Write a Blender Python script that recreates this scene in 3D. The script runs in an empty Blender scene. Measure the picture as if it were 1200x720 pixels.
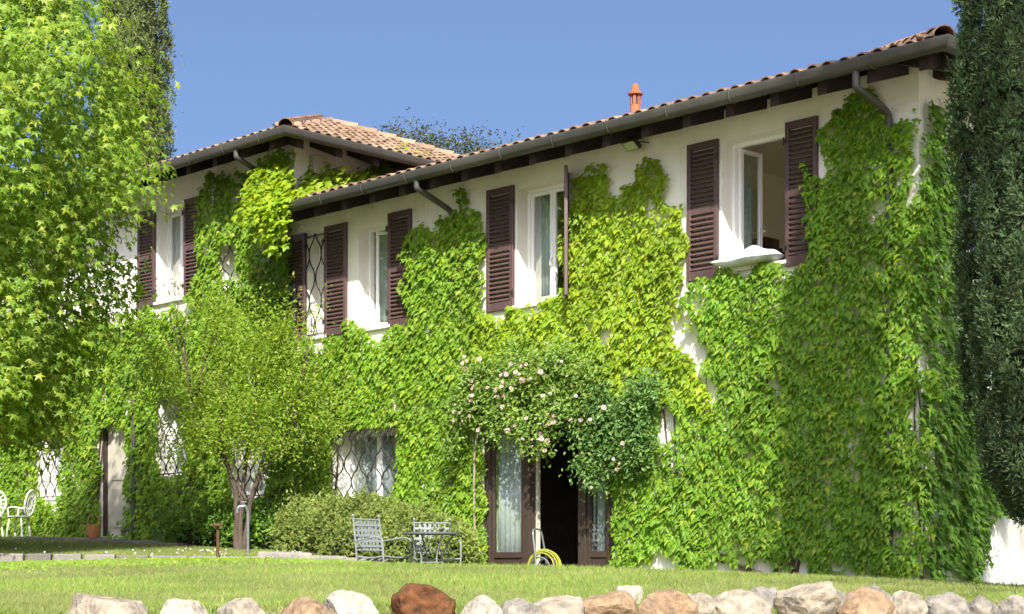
import bpy, math, random
import numpy as np
from mathutils import Vector, Matrix

random.seed(11)
rng = np.random.default_rng(11)
SC = bpy.context.scene
COL = SC.collection
R = math.radians

# ------------------------------------------------------------------ camera
EYE = 0.25
cam_d = bpy.data.cameras.new('camera')
cam = bpy.data.objects.new('camera', cam_d)
COL.objects.link(cam)
cam.location = (0, 0, EYE)
cam.rotation_euler = (R(90), 0, 0)
cam_d.sensor_width = 36
cam_d.lens = 57.96
cam_d.shift_y = 0.2558
cam_d.clip_start = 0.1
cam_d.clip_end = 3000
SC.camera = cam

# ------------------------------------------------------------------ light
SUN_AZ, SUN_EL = R(3), R(40.5)
to_sun = Vector((math.sin(SUN_AZ) * math.cos(SUN_EL), -math.cos(SUN_AZ) * math.cos(SUN_EL), math.sin(SUN_EL)))
w = bpy.data.worlds.new('World')
SC.world = w
w.use_nodes = True
wn = w.node_tree.nodes
sky = wn.new('ShaderNodeTexSky')
sky.sky_type = 'NISHITA'
sky.sun_disc = False
sky.sun_elevation = SUN_EL
sky.sun_rotation = R(180) - SUN_AZ
sky.altitude = 200
sky.air_density = 0.58
sky.dust_density = 7.0
sky.ozone_density = 5.2
w.node_tree.links.new(sky.outputs[0], wn['Background'].inputs[0])
wn['Background'].inputs[1].default_value = 0.075
sd = bpy.data.lights.new('sun', 'SUN')
sd.energy = 3.0
sd.angle = R(0.55)
sd.color = (1.0, 0.94, 0.82)
so = bpy.data.objects.new('sun', sd)
COL.objects.link(so)
so.rotation_euler = to_sun.to_track_quat('Z', 'Y').to_euler()
SC.view_settings.view_transform = 'Standard'
SC.view_settings.look = 'None'
SC.view_settings.gamma = 1
SC.view_settings.use_curve_mapping = False
SC.view_settings.exposure = 1.83
SC.cycles.use_denoising = True
SC.cycles.max_bounces = 7
SC.cycles.diffuse_bounces = 4
SC.cycles.transparent_max_bounces = 10
SC.cycles.caustics_reflective = False
SC.cycles.caustics_refractive = False

# ------------------------------------------------------------------ materials
def nodes(m):
    m.use_nodes = True
    return m.node_tree.nodes, m.node_tree.links

def mat(name, c1, c2=None, rough=0.8, scale=6.0, bump=0.0, bscale=40.0, spec=0.3, metal=0.0, rnd=0.0, c3=None, stretch=None):
    """noise-mixed paint, stone, wood: c1..c2 by noise, c3 by a larger noise, rnd by piece"""
    m = bpy.data.materials.new(name)
    n, l = nodes(m)
    b = n['Principled BSDF']
    b.inputs['Roughness'].default_value = rough
    b.inputs['Specular IOR Level'].default_value = spec
    b.inputs['Metallic'].default_value = metal
    tc = n.new('ShaderNodeTexCoord')
    src = tc.outputs['Object']
    if stretch:
        mp = n.new('ShaderNodeMapping')
        mp.inputs['Scale'].default_value = stretch
        l.new(src, mp.inputs[0]); src = mp.outputs[0]
    if c2 is None:
        c2 = tuple(x * 0.8 for x in c1)
    nz = n.new('ShaderNodeTexNoise')
    nz.inputs['Scale'].default_value = scale
    nz.inputs['Detail'].default_value = 6
    nz.inputs['Roughness'].default_value = 0.65
    l.new(src, nz.inputs['Vector'])
    rp = n.new('ShaderNodeValToRGB')
    rp.color_ramp.elements[0].position = 0.33
    rp.color_ramp.elements[1].position = 0.68
    rp.color_ramp.elements[0].color = (*c1, 1)
    rp.color_ramp.elements[1].color = (*c2, 1)
    l.new(nz.outputs['Fac'], rp.inputs[0])
    out = rp.outputs[0]
    if c3 is not None:
        n2 = n.new('ShaderNodeTexNoise')
        n2.inputs['Scale'].default_value = scale * 0.23
        n2.inputs['Detail'].default_value = 4
        l.new(src, n2.inputs['Vector'])
        r2 = n.new('ShaderNodeValToRGB')
        r2.color_ramp.elements[0].position = 0.5
        r2.color_ramp.elements[1].position = 0.72
        l.new(n2.outputs['Fac'], r2.inputs[0])
        mx = n.new('ShaderNodeMix'); mx.data_type = 'RGBA'
        l.new(r2.outputs[0], mx.inputs[0]); l.new(out, mx.inputs[6])
        mx.inputs[7].default_value = (*c3, 1)
        out = mx.outputs[2]
    if rnd:
        oi = n.new('ShaderNodeObjectInfo'); ge = n.new('ShaderNodeNewGeometry')
        ad = n.new('ShaderNodeMath'); ad.operation = 'ADD'
        l.new(oi.outputs['Random'], ad.inputs[0]); l.new(ge.outputs['Random Per Island'], ad.inputs[1])
        fr = n.new('ShaderNodeMath'); fr.operation = 'FRACT'; l.new(ad.outputs[0], fr.inputs[0])
        mr = n.new('ShaderNodeMapRange'); mr.inputs[3].default_value = 1 - rnd; mr.inputs[4].default_value = 1 + rnd
        l.new(fr.outputs[0], mr.inputs[0])
        hs = n.new('ShaderNodeHueSaturation')
        l.new(mr.outputs[0], hs.inputs['Value']); l.new(out, hs.inputs['Color'])
        mh = n.new('ShaderNodeMapRange'); mh.inputs[3].default_value = 0.5 - rnd * .05; mh.inputs[4].default_value = 0.5 + rnd * .05
        l.new(ge.outputs['Random Per Island'], mh.inputs[0]); l.new(mh.outputs[0], hs.inputs['Hue'])
        out = hs.outputs[0]
    l.new(out, b.inputs['Base Color'])
    if bump:
        nb = n.new('ShaderNodeTexNoise'); nb.inputs['Scale'].default_value = bscale; nb.inputs['Detail'].default_value = 5
        l.new(src, nb.inputs['Vector'])
        bp = n.new('ShaderNodeBump'); bp.inputs['Strength'].default_value = bump; bp.inputs['Distance'].default_value = 0.02
        l.new(nb.outputs['Fac'], bp.inputs['Height']); l.new(bp.outputs[0], b.inputs['Normal'])
    return m

def leaf_mat(name, ca, cb, cc=None, trans=0.4, rough=0.45, spec=0.35):
    """leaves: every leaf its own tone between ca and cb (a few cc), light passes through"""
    m = bpy.data.materials.new(name)
    n, l = nodes(m)
    b = n['Principled BSDF']
    b.inputs['Roughness'].default_value = rough
    b.inputs['Specular IOR Level'].default_value = spec
    ge = n.new('ShaderNodeNewGeometry')
    oi = n.new('ShaderNodeObjectInfo')
    ad = n.new('ShaderNodeMath'); ad.operation = 'ADD'
    l.new(oi.outputs['Random'], ad.inputs[0]); l.new(ge.outputs['Random Per Island'], ad.inputs[1])
    fr = n.new('ShaderNodeMath'); fr.operation = 'FRACT'; l.new(ad.outputs[0], fr.inputs[0])
    rp = n.new('ShaderNodeValToRGB')
    rp.color_ramp.elements[0].color = (*ca, 1)
    rp.color_ramp.elements[1].color = (*cb, 1)
    rp.color_ramp.elements[1].position = 0.85
    if cc:
        e = rp.color_ramp.elements.new(1.0); e.color = (*cc, 1)
    l.new(fr.outputs[0], rp.inputs[0])
    tc = n.new('ShaderNodeTexCoord')
    nz = n.new('ShaderNodeTexNoise'); nz.inputs['Scale'].default_value = 1.1; nz.inputs['Detail'].default_value = 3
    l.new(tc.outputs['Object'], nz.inputs['Vector'])
    mr = n.new('ShaderNodeMapRange'); mr.inputs[1].default_value = .3; mr.inputs[2].default_value = .7
    mr.inputs[3].default_value = .8; mr.inputs[4].default_value = 1.2
    l.new(nz.outputs['Fac'], mr.inputs[0])
    hs = n.new('ShaderNodeHueSaturation'); l.new(rp.outputs[0], hs.inputs['Color']); l.new(mr.outputs[0], hs.inputs['Value'])
    l.new(hs.outputs[0], b.inputs['Base Color'])
    tr = n.new('ShaderNodeBsdfTranslucent')
    h2 = n.new('ShaderNodeHueSaturation'); h2.inputs['Hue'].default_value = 0.485
    h2.inputs['Saturation'].default_value = 1.1; h2.inputs['Value'].default_value = 1.5
    l.new(hs.outputs[0], h2.inputs['Color']); l.new(h2.outputs[0], tr.inputs['Color'])
    mx = n.new('ShaderNodeMixShader'); mx.inputs[0].default_value = trans
    l.new(b.outputs[0], mx.inputs[1]); l.new(tr.outputs[0], mx.inputs[2])
    l.new(mx.outputs[0], n['Material Output'].inputs['Surface'])
    return m

def glass_mat(name, tint=(0.9, 0.95, 0.95), refl=1.0):
    m = bpy.data.materials.new(name)
    n, l = nodes(m)
    n.remove(n['Principled BSDF'])
    fr = n.new('ShaderNodeFresnel'); fr.inputs[0].default_value = 1.6
    mu = n.new('ShaderNodeMath'); mu.operation = 'MULTIPLY_ADD'
    mu.inputs[1].default_value = refl; mu.inputs[2].default_value = 0.26; mu.use_clamp = True
    l.new(fr.outputs[0], mu.inputs[0])
    ge = n.new('ShaderNodeNewGeometry')          # only the face towards the air mirrors
    iv = n.new('ShaderNodeMath'); iv.operation = 'SUBTRACT'; iv.inputs[0].default_value = 1.0; l.new(ge.outputs['Backfacing'], iv.inputs[1])
    m2 = n.new('ShaderNodeMath'); m2.operation = 'MULTIPLY'; l.new(mu.outputs[0], m2.inputs[0]); l.new(iv.outputs[0], m2.inputs[1])
    tp = n.new('ShaderNodeBsdfTransparent'); tp.inputs[0].default_value = (*tint, 1)
    gl = n.new('ShaderNodeBsdfGlossy'); gl.inputs['Roughness'].default_value = 0.01
    tc = n.new('ShaderNodeTexCoord')
    nz = n.new('ShaderNodeTexNoise'); nz.inputs['Scale'].default_value = 2.2; l.new(tc.outputs['Object'], nz.inputs['Vector'])
    bp = n.new('ShaderNodeBump'); bp.inputs['Strength'].default_value = 0.05; bp.inputs['Distance'].default_value = 0.05
    l.new(nz.outputs['Fac'], bp.inputs['Height']); l.new(bp.outputs[0], gl.inputs['Normal'])
    mx = n.new('ShaderNodeMixShader')
    l.new(m2.outputs[0], mx.inputs[0]); l.new(tp.outputs[0], mx.inputs[1]); l.new(gl.outputs[0], mx.inputs[2])
    l.new(mx.outputs[0], n['Material Output'].inputs['Surface'])
    return m

M = {}
M['plaster'] = mat('cream_plaster', (.76, .745, .68), (.71, .69, .62), rough=.92, scale=2.5, bump=.35, bscale=55, spec=.15, c3=(.66, .64, .55))
_n, _l = nodes(M['plaster'])
_b = _n['Principled BSDF']; _src = _b.inputs['Base Color'].links[0].from_socket
_tc = _n.new('ShaderNodeTexCoord'); _mp = _n.new('ShaderNodeMapping'); _mp.inputs['Scale'].default_value = (5, 5, .45); _l.new(_tc.outputs['Object'], _mp.inputs[0])
_nz = _n.new('ShaderNodeTexNoise'); _nz.inputs['Scale'].default_value = 2.2; _nz.inputs['Detail'].default_value = 7; _nz.inputs['Roughness'].default_value = .7; _l.new(_mp.outputs[0], _nz.inputs['Vector'])
_rp = _n.new('ShaderNodeValToRGB'); _rp.color_ramp.elements[0].position = .56; _rp.color_ramp.elements[1].position = .78; _rp.color_ramp.elements[1].color = (.5, .5, .5, 1); _l.new(_nz.outputs['Fac'], _rp.inputs[0])
_mx = _n.new('ShaderNodeMix'); _mx.data_type = 'RGBA'; _l.new(_rp.outputs[0], _mx.inputs[0]); _l.new(_src, _mx.inputs[6]); _mx.inputs[7].default_value = (.42, .40, .32, 1); _l.new(_mx.outputs[2], _b.inputs['Base Color'])
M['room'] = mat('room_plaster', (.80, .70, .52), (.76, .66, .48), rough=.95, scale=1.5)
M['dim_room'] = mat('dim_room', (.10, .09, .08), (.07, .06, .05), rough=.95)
M['shutter'] = mat('brown_shutter_paint', (.085, .050, .048), (.070, .042, .041), rough=.5, scale=5, bump=.08, bscale=60, spec=.4, c3=(.10, .062, .057))
M['white'] = mat('white_frame_paint', (.78, .78, .76), (.72, .72, .70), rough=.45, scale=4, spec=.4)
M['gutter'] = mat('grey_gutter_metal', (.055, .055, .050), (.040, .040, .037), rough=.5, scale=3, spec=.4, c3=(.075, .072, .062))
M['rafter'] = mat('dark_rafter_wood', (.030, .022, .019), (.020, .015, .013), rough=.8, scale=8, bump=.2, stretch=(1, 8, 8))
M['tile'] = mat('terracotta_tile', (.25, .15, .105), (.17, .105, .078), rough=.9, scale=9, bump=.3, bscale=70, rnd=.36, c3=(.20, .17, .14))
M['terracotta'] = mat('terracotta_pot', (.30, .095, .042), (.24, .075, .035), rough=.85, scale=12, bump=.2)
M['iron'] = mat('black_iron', (.018, .017, .017), (.026, .022, .02), rough=.55, scale=20, spec=.4)
M['glass'] = glass_mat('window_glass', refl=1.5)
M['door_wood'] = mat('dark_door_wood', (.050, .036, .028), (.036, .026, .021), rough=.5, scale=6, bump=.1, stretch=(8, 8, 1))
M['curtain'] = leaf_mat('white_curtain', (.80, .80, .78), (.84, .84, .82), trans=.3, rough=.9, spec=.1)
M['linen'] = mat('white_linen', (.60, .61, .65), (.50, .51, .56), rough=.9, scale=7, bump=.4, bscale=14)
M['walnut'] = mat('walnut_wood', (.10, .04, .02), (.07, .03, .015), rough=.45, scale=5, stretch=(1, 1, 6))
M['bark'] = mat('grey_bark', (.095, .072, .055), (.05, .038, .03), rough=.95, scale=9, bump=.8, bscale=35, stretch=(1, 1, .35))
M['pale_bark'] = mat('pale_vine_bark', (.30, .26, .21), (.19, .16, .125), rough=.95, scale=12, bump=.8, bscale=45, stretch=(1, 1, .3))
M['dark_bark'] = mat('dark_vine_bark', (.07, .05, .035), (.045, .032, .024), rough=.95, scale=12, bump=.6)
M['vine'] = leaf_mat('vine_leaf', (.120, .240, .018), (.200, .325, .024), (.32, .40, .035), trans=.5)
M['vine_green'] = leaf_mat('fresh_vine_leaf', (.115, .245, .020), (.195, .33, .026), (.31, .40, .038), trans=.5)
M['vine_sun'] = leaf_mat('sunlit_vine_leaf', (.17, .29, .018), (.27, .37, .022), (.36, .43, .03), trans=.5)  # brighter, yellower copy of the vine leaf: sunlight put into the colour
M['vine_shade'] = leaf_mat('shaded_vine_leaf', (.08, .18, .018), (.13, .25, .024), (.18, .29, .03), trans=.45)  # darker copy of the vine leaf: shade on the end wall put into the colour
M['gum'] = leaf_mat('sweetgum_leaf', (.125, .23, .024), (.22, .32, .034), (.34, .40, .055), trans=.5)
M['cypress'] = leaf_mat('cypress_spray', (.032, .060, .024), (.060, .098, .038), (.10, .14, .06), trans=.15, rough=.7, spec=.15)
M['cypress_sun'] = leaf_mat('sunlit_cypress_spray', (.07, .10, .030), (.125, .155, .045), (.17, .19, .07), trans=.15, rough=.75, spec=.15)  # lighter olive copy of the cypress spray: sunlight put into the colour
M['core'] = mat('dark_blocker', (.030, .038, .018), (.020, .024, .012), rough=1, scale=12, bump=.6)  # inner shade as a dark solid added to block light
M['small_tree'] = leaf_mat('feathery_leaf', (.145, .25, .026), (.235, .33, .038), (.33, .39, .06), trans=.5)
M['juniper'] = leaf_mat('juniper_spray', (.14, .20, .045), (.23, .28, .07), (.32, .34, .12), trans=.3, rough=.7, spec=.2)
M['laurel'] = leaf_mat('laurel_leaf', (.07, .16, .018), (.13, .235, .03), (.2, .3, .05), trans=.35)
M['rose_leaf'] = leaf_mat('rose_leaf', (.12, .22, .035), (.19, .29, .055), (.26, .35, .09), trans=.4)
M['dark_rose_leaf'] = leaf_mat('dark_rose_leaf', (.07, .155, .035), (.12, .215, .05), (.18, .28, .07), trans=.35)
M['blossom'] = leaf_mat('pink_blossom', (.66, .46, .45), (.72, .56, .55), (.75, .66, .63), trans=.35, rough=.8, spec=.1)
M['far_leaf'] = leaf_mat('far_leaf', (.035, .050, .024), (.06, .075, .035), (.09, .08, .045), trans=.2)
M['grass'] = leaf_mat('grass_blade', (.105, .145, .034), (.17, .20, .055), (.26, .25, .115), trans=.35, rough=.6, spec=.2)
M['tuft'] = leaf_mat('grass_tuft', (.11, .17, .03), (.17, .23, .045), (.3, .3, .1), trans=.35, rough=.6, spec=.2)
M['clover'] = leaf_mat('clover_leaf', (.12, .20, .02), (.17, .26, .03), (.24, .30, .05), trans=.35, rough=.6)
M['soil'] = mat('lawn_soil', (.13, .155, .045), (.10, .12, .04), rough=1, scale=9, bump=.6, c3=(.21, .18, .10))
M['lower_ground'] = mat('bounce_gravel', (.46, .42, .34), (.38, .35, .28), rough=1, scale=.6, bump=.4)  # unseen gravel, made pale to bounce light onto the walls
M['edge_stone'] = mat('edge_stone', (.17, .165, .155), (.105, .10, .095), rough=.95, scale=9, bump=.9, rnd=.25, c3=(.22, .20, .16))
M['chair'] = mat('blue_grey_metal', (.19, .21, .225), (.16, .175, .19), rough=.45, scale=9, spec=.5)
M['table_top'] = mat('dark_table_metal', (.10, .11, .125), (.08, .09, .10), rough=.5, scale=9, spec=.4)
M['cast_white'] = mat('cast_white_metal', (.74, .73, .70), (.66, .65, .61), rough=.6, scale=14, bump=.15)
M['rust'] = mat('rusty_iron', (.095, .045, .024), (.06, .03, .018), rough=.85, scale=20, bump=.3)
M['galvanised'] = mat('galvanised_steel', (.17, .185, .20), (.13, .14, .15), rough=.4, scale=16, spec=.5, metal=.4)
M['hose'] = mat('yellow_hose', (.26, .27, .035), (.21, .22, .03), rough=.4, scale=8)
M['basket'] = mat('terracotta_basket', (.36, .17, .065), (.28, .13, .05), rough=.85, scale=25, bump=.5)
M['lamp_glass'] = mat('lamp_glass', (.45, .50, .36), (.40, .45, .32), rough=.15, spec=.6)
M['box'] = mat('cream_paint', (.46, .43, .36), (.40, .38, .31), rough=.6)
M['concrete'] = mat('path_stone', (.22, .20, .175), (.15, .14, .12), rough=.95, scale=8, bump=.7, rnd=.15)

# ------------------------------------------------------------------ mesh helpers
class MB:
    def __init__(s):
        s.v, s.f = [], []
    def quad(s, a, b, c, d):
        i = len(s.v); s.v += [a, b, c, d]; s.f.append((i, i + 1, i + 2, i + 3))
    def box(s, x0, x1, y0, y1, z0, z1):
        i = len(s.v)
        s.v += [(x, y, z) for z in (z0, z1) for y in (y0, y1) for x in (x0, x1)]
        s.f += [tuple(i + k for k in q) for q in ((0, 2, 3, 1), (4, 5, 7, 6), (0, 1, 5, 4), (2, 6, 7, 3), (0, 4, 6, 2), (1, 3, 7, 5))]
        return s
    def tube(s, pts, rad, n=8, cap=True):
        pts = [Vector(p) for p in pts]
        if not hasattr(rad, '__len__'):
            rad = [rad] * len(pts)
        i0 = len(s.v)
        up = None
        for k, p in enumerate(pts):
            t = (pts[min(k + 1, len(pts) - 1)] - pts[max(k - 1, 0)]).normalized()
            if up is None:
                up = Vector((0, 0, 1)) if abs(t.z) < .9 else Vector((1, 0, 0))
            a = t.cross(up).normalized(); b = a.cross(t).normalized(); up = b
            for j in range(n):
                q = p + (a * math.cos(2 * math.pi * j / n) + b * math.sin(2 * math.pi * j / n)) * rad[k]
                s.v.append(tuple(q))
        for k in range(len(pts) - 1):
            for j in range(n):
                s.f.append((i0 + k * n + j, i0 + k * n + (j + 1) % n, i0 + (k + 1) * n + (j + 1) % n, i0 + (k + 1) * n + j))
        if cap:
            s.f.append(tuple(i0 + j for j in reversed(range(n))))
            s.f.append(tuple(i0 + (len(pts) - 1) * n + j for j in range(n)))
        return s
    def lathe(s, prof, n=20, cx=0, cy=0):
        i0 = len(s.v)
        for r, z in prof:
            for j in range(n):
                a = 2 * math.pi * j / n
                s.v.append((cx + r * math.cos(a), cy + r * math.sin(a), z))
        for k in range(len(prof) - 1):
            for j in range(n):
                s.f.append((i0 + k * n + j, i0 + k * n + (j + 1) % n, i0 + (k + 1) * n + (j + 1) % n, i0 + (k + 1) * n + j))
        s.f.append(tuple(i0 + j for j in reversed(range(n))))
        s.f.append(tuple(i0 + (len(prof) - 1) * n + j for j in range(n)))
        return s
    def shift(s, d, start=0):
        s.v = s.v[:start] + [(a + d[0], b + d[1], c + d[2]) for a, b, c in s.v[start:]]
        return s
    def mesh(s, name, m, smooth=False):
        me = bpy.data.meshes.new(name)
        me.from_pydata(s.v, [], s.f)
        me.materials.append(m)
        if smooth:
            me.polygons.foreach_set('use_smooth', [True] * len(me.polygons))
            try:
                me.set_sharp_from_angle(angle=R(40))
            except Exception:
                pass
        me.update()
        return me
    def build(s, name, m, parent=None, smooth=False, loc=(0, 0, 0), rot=(0, 0, 0)):
        return link(name, s.mesh(name, m, smooth), parent, loc, rot)

def link(name, me, parent=None, loc=(0, 0, 0), rot=(0, 0, 0)):
    o = bpy.data.objects.new(name, me)
    COL.objects.link(o)
    o.parent = parent
    o.location = loc
    o.rotation_euler = rot
    return o

def tag(o, label=None, cat=None, group=None, kind=None):
    for k, v in (('label', label), ('category', cat), ('group', group), ('kind', kind)):
        if v:
            o[k] = v
    return o

def empty(name, loc, rz=0.0, label=None, cat=None, group=None):
    o = bpy.data.objects.new(name, None)
    COL.objects.link(o)
    o.location = loc
    o.rotation_euler = (0, 0, rz)
    o.empty_display_size = .2
    return tag(o, label, cat, group)

def bevel(o, w=.006, seg=2):
    b = o.modifiers.new('bevel', 'BEVEL'); b.width = w; b.segments = seg; b.limit_method = 'ANGLE'
    return o

def np_mesh(name, V, F, m, parent=None, loc=(0, 0, 0), smooth=False):
    """V (n,3), F (k,3) triangles"""
    me = bpy.data.meshes.new(name)
    nV, nF = len(V), len(F)
    me.vertices.add(nV); me.loops.add(nF * 3); me.polygons.add(nF)
    me.vertices.foreach_set('co', np.ascontiguousarray(V, dtype=np.float32).ravel())
    me.loops.foreach_set('vertex_index', np.ascontiguousarray(F, dtype=np.int32).ravel())
    me.polygons.foreach_set('loop_start', np.arange(0, nF * 3, 3, dtype=np.int32))
    me.polygons.foreach_set('use_smooth', np.full(nF, smooth, dtype=bool))
    me.materials.append(m)
    me.update(calc_edges=True)
    me.validate()
    return link(name, me, parent, loc)

def unit(A):
    return A / np.maximum(np.linalg.norm(A, axis=1, keepdims=True), 1e-9)

def frames(T, N):
    N = unit(N); T = unit(T - (T * N).sum(1, keepdims=True) * N)
    return np.cross(T, N), T, N

def emit(P, T, N, S, tpl):
    """copies of a leaf template (lx across, ly to the tip, lz along the normal)"""
    tv, tf = tpl
    tv = np.array(tv, float); tf = np.array(tf, int)
    A, T, N = frames(np.asarray(T, float), np.asarray(N, float))
    S = np.asarray(S, float)
    if S.ndim == 1:
        S = S[:, None]
    V = P[:, None, :] + S[:, None, :] * (tv[None, :, 0:1] * A[:, None, :] + tv[None, :, 1:2] * T[:, None, :] + tv[None, :, 2:3] * N[:, None, :])
    k = len(P)
    F = tf[None] + (np.arange(k) * len(tv))[:, None, None]
    return V.reshape(-1, 3), F.reshape(-1, 3)

def leaf_objects(tpl, P, T, N, S, m, parent, name='leaf'):
    """single leaves that can be picked apart: each its own object, one shared mesh"""
    tv, tf = tpl
    me = bpy.data.meshes.new(name)
    me.from_pydata([tuple(v) for v in tv], [], [tuple(f) for f in tf])
    me.materials.append(m)
    A, T, N = frames(np.asarray(T, float), np.asarray(N, float))
    for i in range(len(P)):
        o = bpy.data.objects.new(name, me)
        COL.objects.link(o)
        o.parent = parent
        s = float(S[i])
        mx = Matrix.Identity(4)
        for c, vec in enumerate((A[i], T[i], N[i])):
            for r in range(3):
                mx[r][c] = float(vec[r]) * s
        for r in range(3):
            mx[r][3] = float(P[i][r])
        o.matrix_local = mx

LOBED = ([(0, .02, 0), (-.28, -.12, -.06), (-.50, .34, -.10), (-.25, .48, -.04), (0, 1.0, -.16), (.25, .48, -.04), (.50, .34, -.10), (.28, -.12, -.06), (0, .42, .02)],
         [(8, 0, 1), (8, 1, 2), (8, 2, 3), (8, 3, 4), (8, 4, 5), (8, 5, 6), (8, 6, 7), (8, 7, 0)])
KITE = ([(0, -.06, -.02), (-.47, .20, -.11), (-.21, .47, -.05), (0, 1.08, -.20), (.21, .47, -.05), (.47, .20, -.11), (0, .34, .05)],
        [(6, 0, 1), (6, 1, 2), (6, 2, 3), (6, 3, 4), (6, 4, 5), (6, 5, 0)])
def _star():
    v = [(0, 0, .02)]
    for a, r in ((205, .72), (178, .40), (150, .98), (120, .42), (90, 1.08), (60, .42), (30, .98), (2, .40), (-25, .72), (-90, .16)):
        v.append((math.cos(R(a)) * r * .62, .38 + math.sin(R(a)) * r * .62, -.16 * r * r))
    v[0] = (0, .38, .03)
    return v, [(0, i + 1 if i < 10 else 1, i) for i in range(1, 11)]
STAR = _star()
OVATE = ([(0, 0, 0), (-.25, .42, .07), (0, 1, -.06), (.25, .42, .07)], [(0, 2, 1), (0, 3, 2)])
BLADE = ([(-.5, 0, 0), (.5, 0, 0), (0, 1, .0)], [(0, 1, 2)])
NEEDLE = ([(0, 0, 0), (-.13, .5, .05), (0, 1, 0), (.13, .5, -.05)], [(0, 2, 1), (0, 3, 2)])
SPRAY = ([(0, 0, 0), (-.20, .45, .06), (0, 1, 0), (.20, .45, -.06), (.06, .45, .22), (-.06, .45, -.22)], [(0, 2, 1), (0, 3, 2), (0, 4, 2), (0, 2, 5)])

_wp = rng.uniform(-1, 1, (14, 3)); _wo = rng.uniform(0, 6.28, 14)
def wob(P, f=1.0, seed=0):
    """smooth noise in about -1..1 from summed waves"""
    s = np.zeros(len(P))
    for k in range(14):
        fk = f * (0.8 + 0.35 * (k % 5))
        s += np.sin((P @ _wp[(k + seed * 3) % 14]) * fk * 3.0 + _wo[(k * 5 + seed * 7) % 14])
    return s / 4.2

def inside(px, pz, poly):
    r = np.zeros(len(px), bool)
    n = len(poly)
    for i in range(n):
        x0, z0 = poly[i]; x1, z1 = poly[(i + 1) % n]
        c = ((z0 > pz) != (z1 > pz)) & (px < (x1 - x0) * (pz - z0) / ((z1 - z0) if z1 != z0 else 1e-9) + x0)
        r ^= c
    return r

# ------------------------------------------------------------------ house frame
HX, HY = 4.458, 18.06                 # the right-hand corner of the long front
HA = math.atan2(-0.7038, 0.7104)      # local x runs along the front to the right, local y into the house
CA, SA = math.cos(HA), math.sin(HA)
def hw(x, y, z=0.0):
    return (HX + CA * x - SA * y, HY + SA * x + CA * y, z)

# ------------------------------------------------------------------ ground
CP = []
def cp(px, py, Y):
    CP.append(((px - 600) / 1932 * Y, Y, EYE + (667 - py) / 1932 * Y))
for a in ((-300, 714, 6.2), (0, 722, 6.8), (300, 718, 7.2), (600, 714, 8.0), (900, 708, 9.0), (1200, 706, 9.6), (1500, 706, 10),
          (-300, 676, 14), (0, 679, 13.5), (200, 680, 13), (-300, 670, 20.1), (0, 670, 20.1), (150, 670, 20.3), (260, 670, 20.5), (350, 669, 20.6),
          (420, 663.5, 18), (480, 664.5, 16.5), (690, 670, 15), (850, 675.5, 14.5), (1000, 681, 14), (1150, 686.5, 13.5), (1350, 690, 13.5),
          (300, 672, 12.5), (600, 681, 11.5), (900, 685, 11.5)):
    cp(*a)
for x in (-9, -6.5, -4.5, -2, 0, 2.5):
    CP.append(hw(x, -.2, .0)); CP.append(hw(x, -2.2, .0))
for x, y, z in ((6, 2, 0), (3, 6, 0), (4, -3, .03), (-14, 3, .2), (-20, 0, .3), (-18, -8, .3), (10, 10, 0), (-10, 10, .1)):
    CP.append(hw(x, y, z))
CP = np.array(CP)
def _U(d2):
    return np.where(d2 > 0, d2 * np.log(np.maximum(d2, 1e-12)), 0)
_n = len(CP)
_K = _U(((CP[:, None, :2] - CP[None, :, :2]) ** 2).sum(2)) + np.eye(_n) * .3
_Pm = np.c_[np.ones(_n), CP[:, :2]]
_L = np.block([[_K, _Pm], [_Pm.T, np.zeros((3, 3))]])
_W = np.linalg.solve(_L, np.r_[CP[:, 2], 0, 0, 0])
def rock_line(x):
    return 8.05 + .53 * np.clip(x, -6, 5)
def G(x, y):
    x = np.atleast_1d(np.asarray(x, float)); y = np.atleast_1d(np.asarray(y, float))
    xc = np.clip(x, -13, 13); yc = np.clip(y, 6, 33)
    d2 = (xc[:, None] - CP[None, :, 0]) ** 2 + (yc[:, None] - CP[None, :, 1]) ** 2
    z = _U(d2) @ _W[:_n] + _W[_n] + _W[_n + 1] * xc + _W[_n + 2] * yc
    t = np.clip((rock_line(x) + .05 - y) / 1.1, 0, 1)
    return z - (t * t * (3 - 2 * t)) * 1.6

def grid_mesh(name, xs, ys, zf, m):
    X, Y = np.meshgrid(xs, ys)
    V = np.c_[X.ravel(), Y.ravel(), zf(X.ravel(), Y.ravel())]
    nx = len(xs); i = np.arange(len(xs) - 1)[None, :] + nx * np.arange(len(ys) - 1)[:, None]
    i = i.ravel()
    F = np.r_[np.c_[i, i + 1, i + nx + 1], np.c_[i, i + nx + 1, i + nx]]
    return np_mesh(name, V, F, m, smooth=True)
tag(grid_mesh('lawn', np.linspace(-16, 16, 161), np.linspace(4.2, 34, 200), lambda x, y: G(x, y), M['soil']), kind='structure')
gm = MB(); gm.quad((-900, -900, -1.45), (900, -900, -1.45), (900, 900, -1.45), (-900, 900, -1.45))
tag(gm.build('ground', M['lower_ground']), kind='structure')

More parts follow.
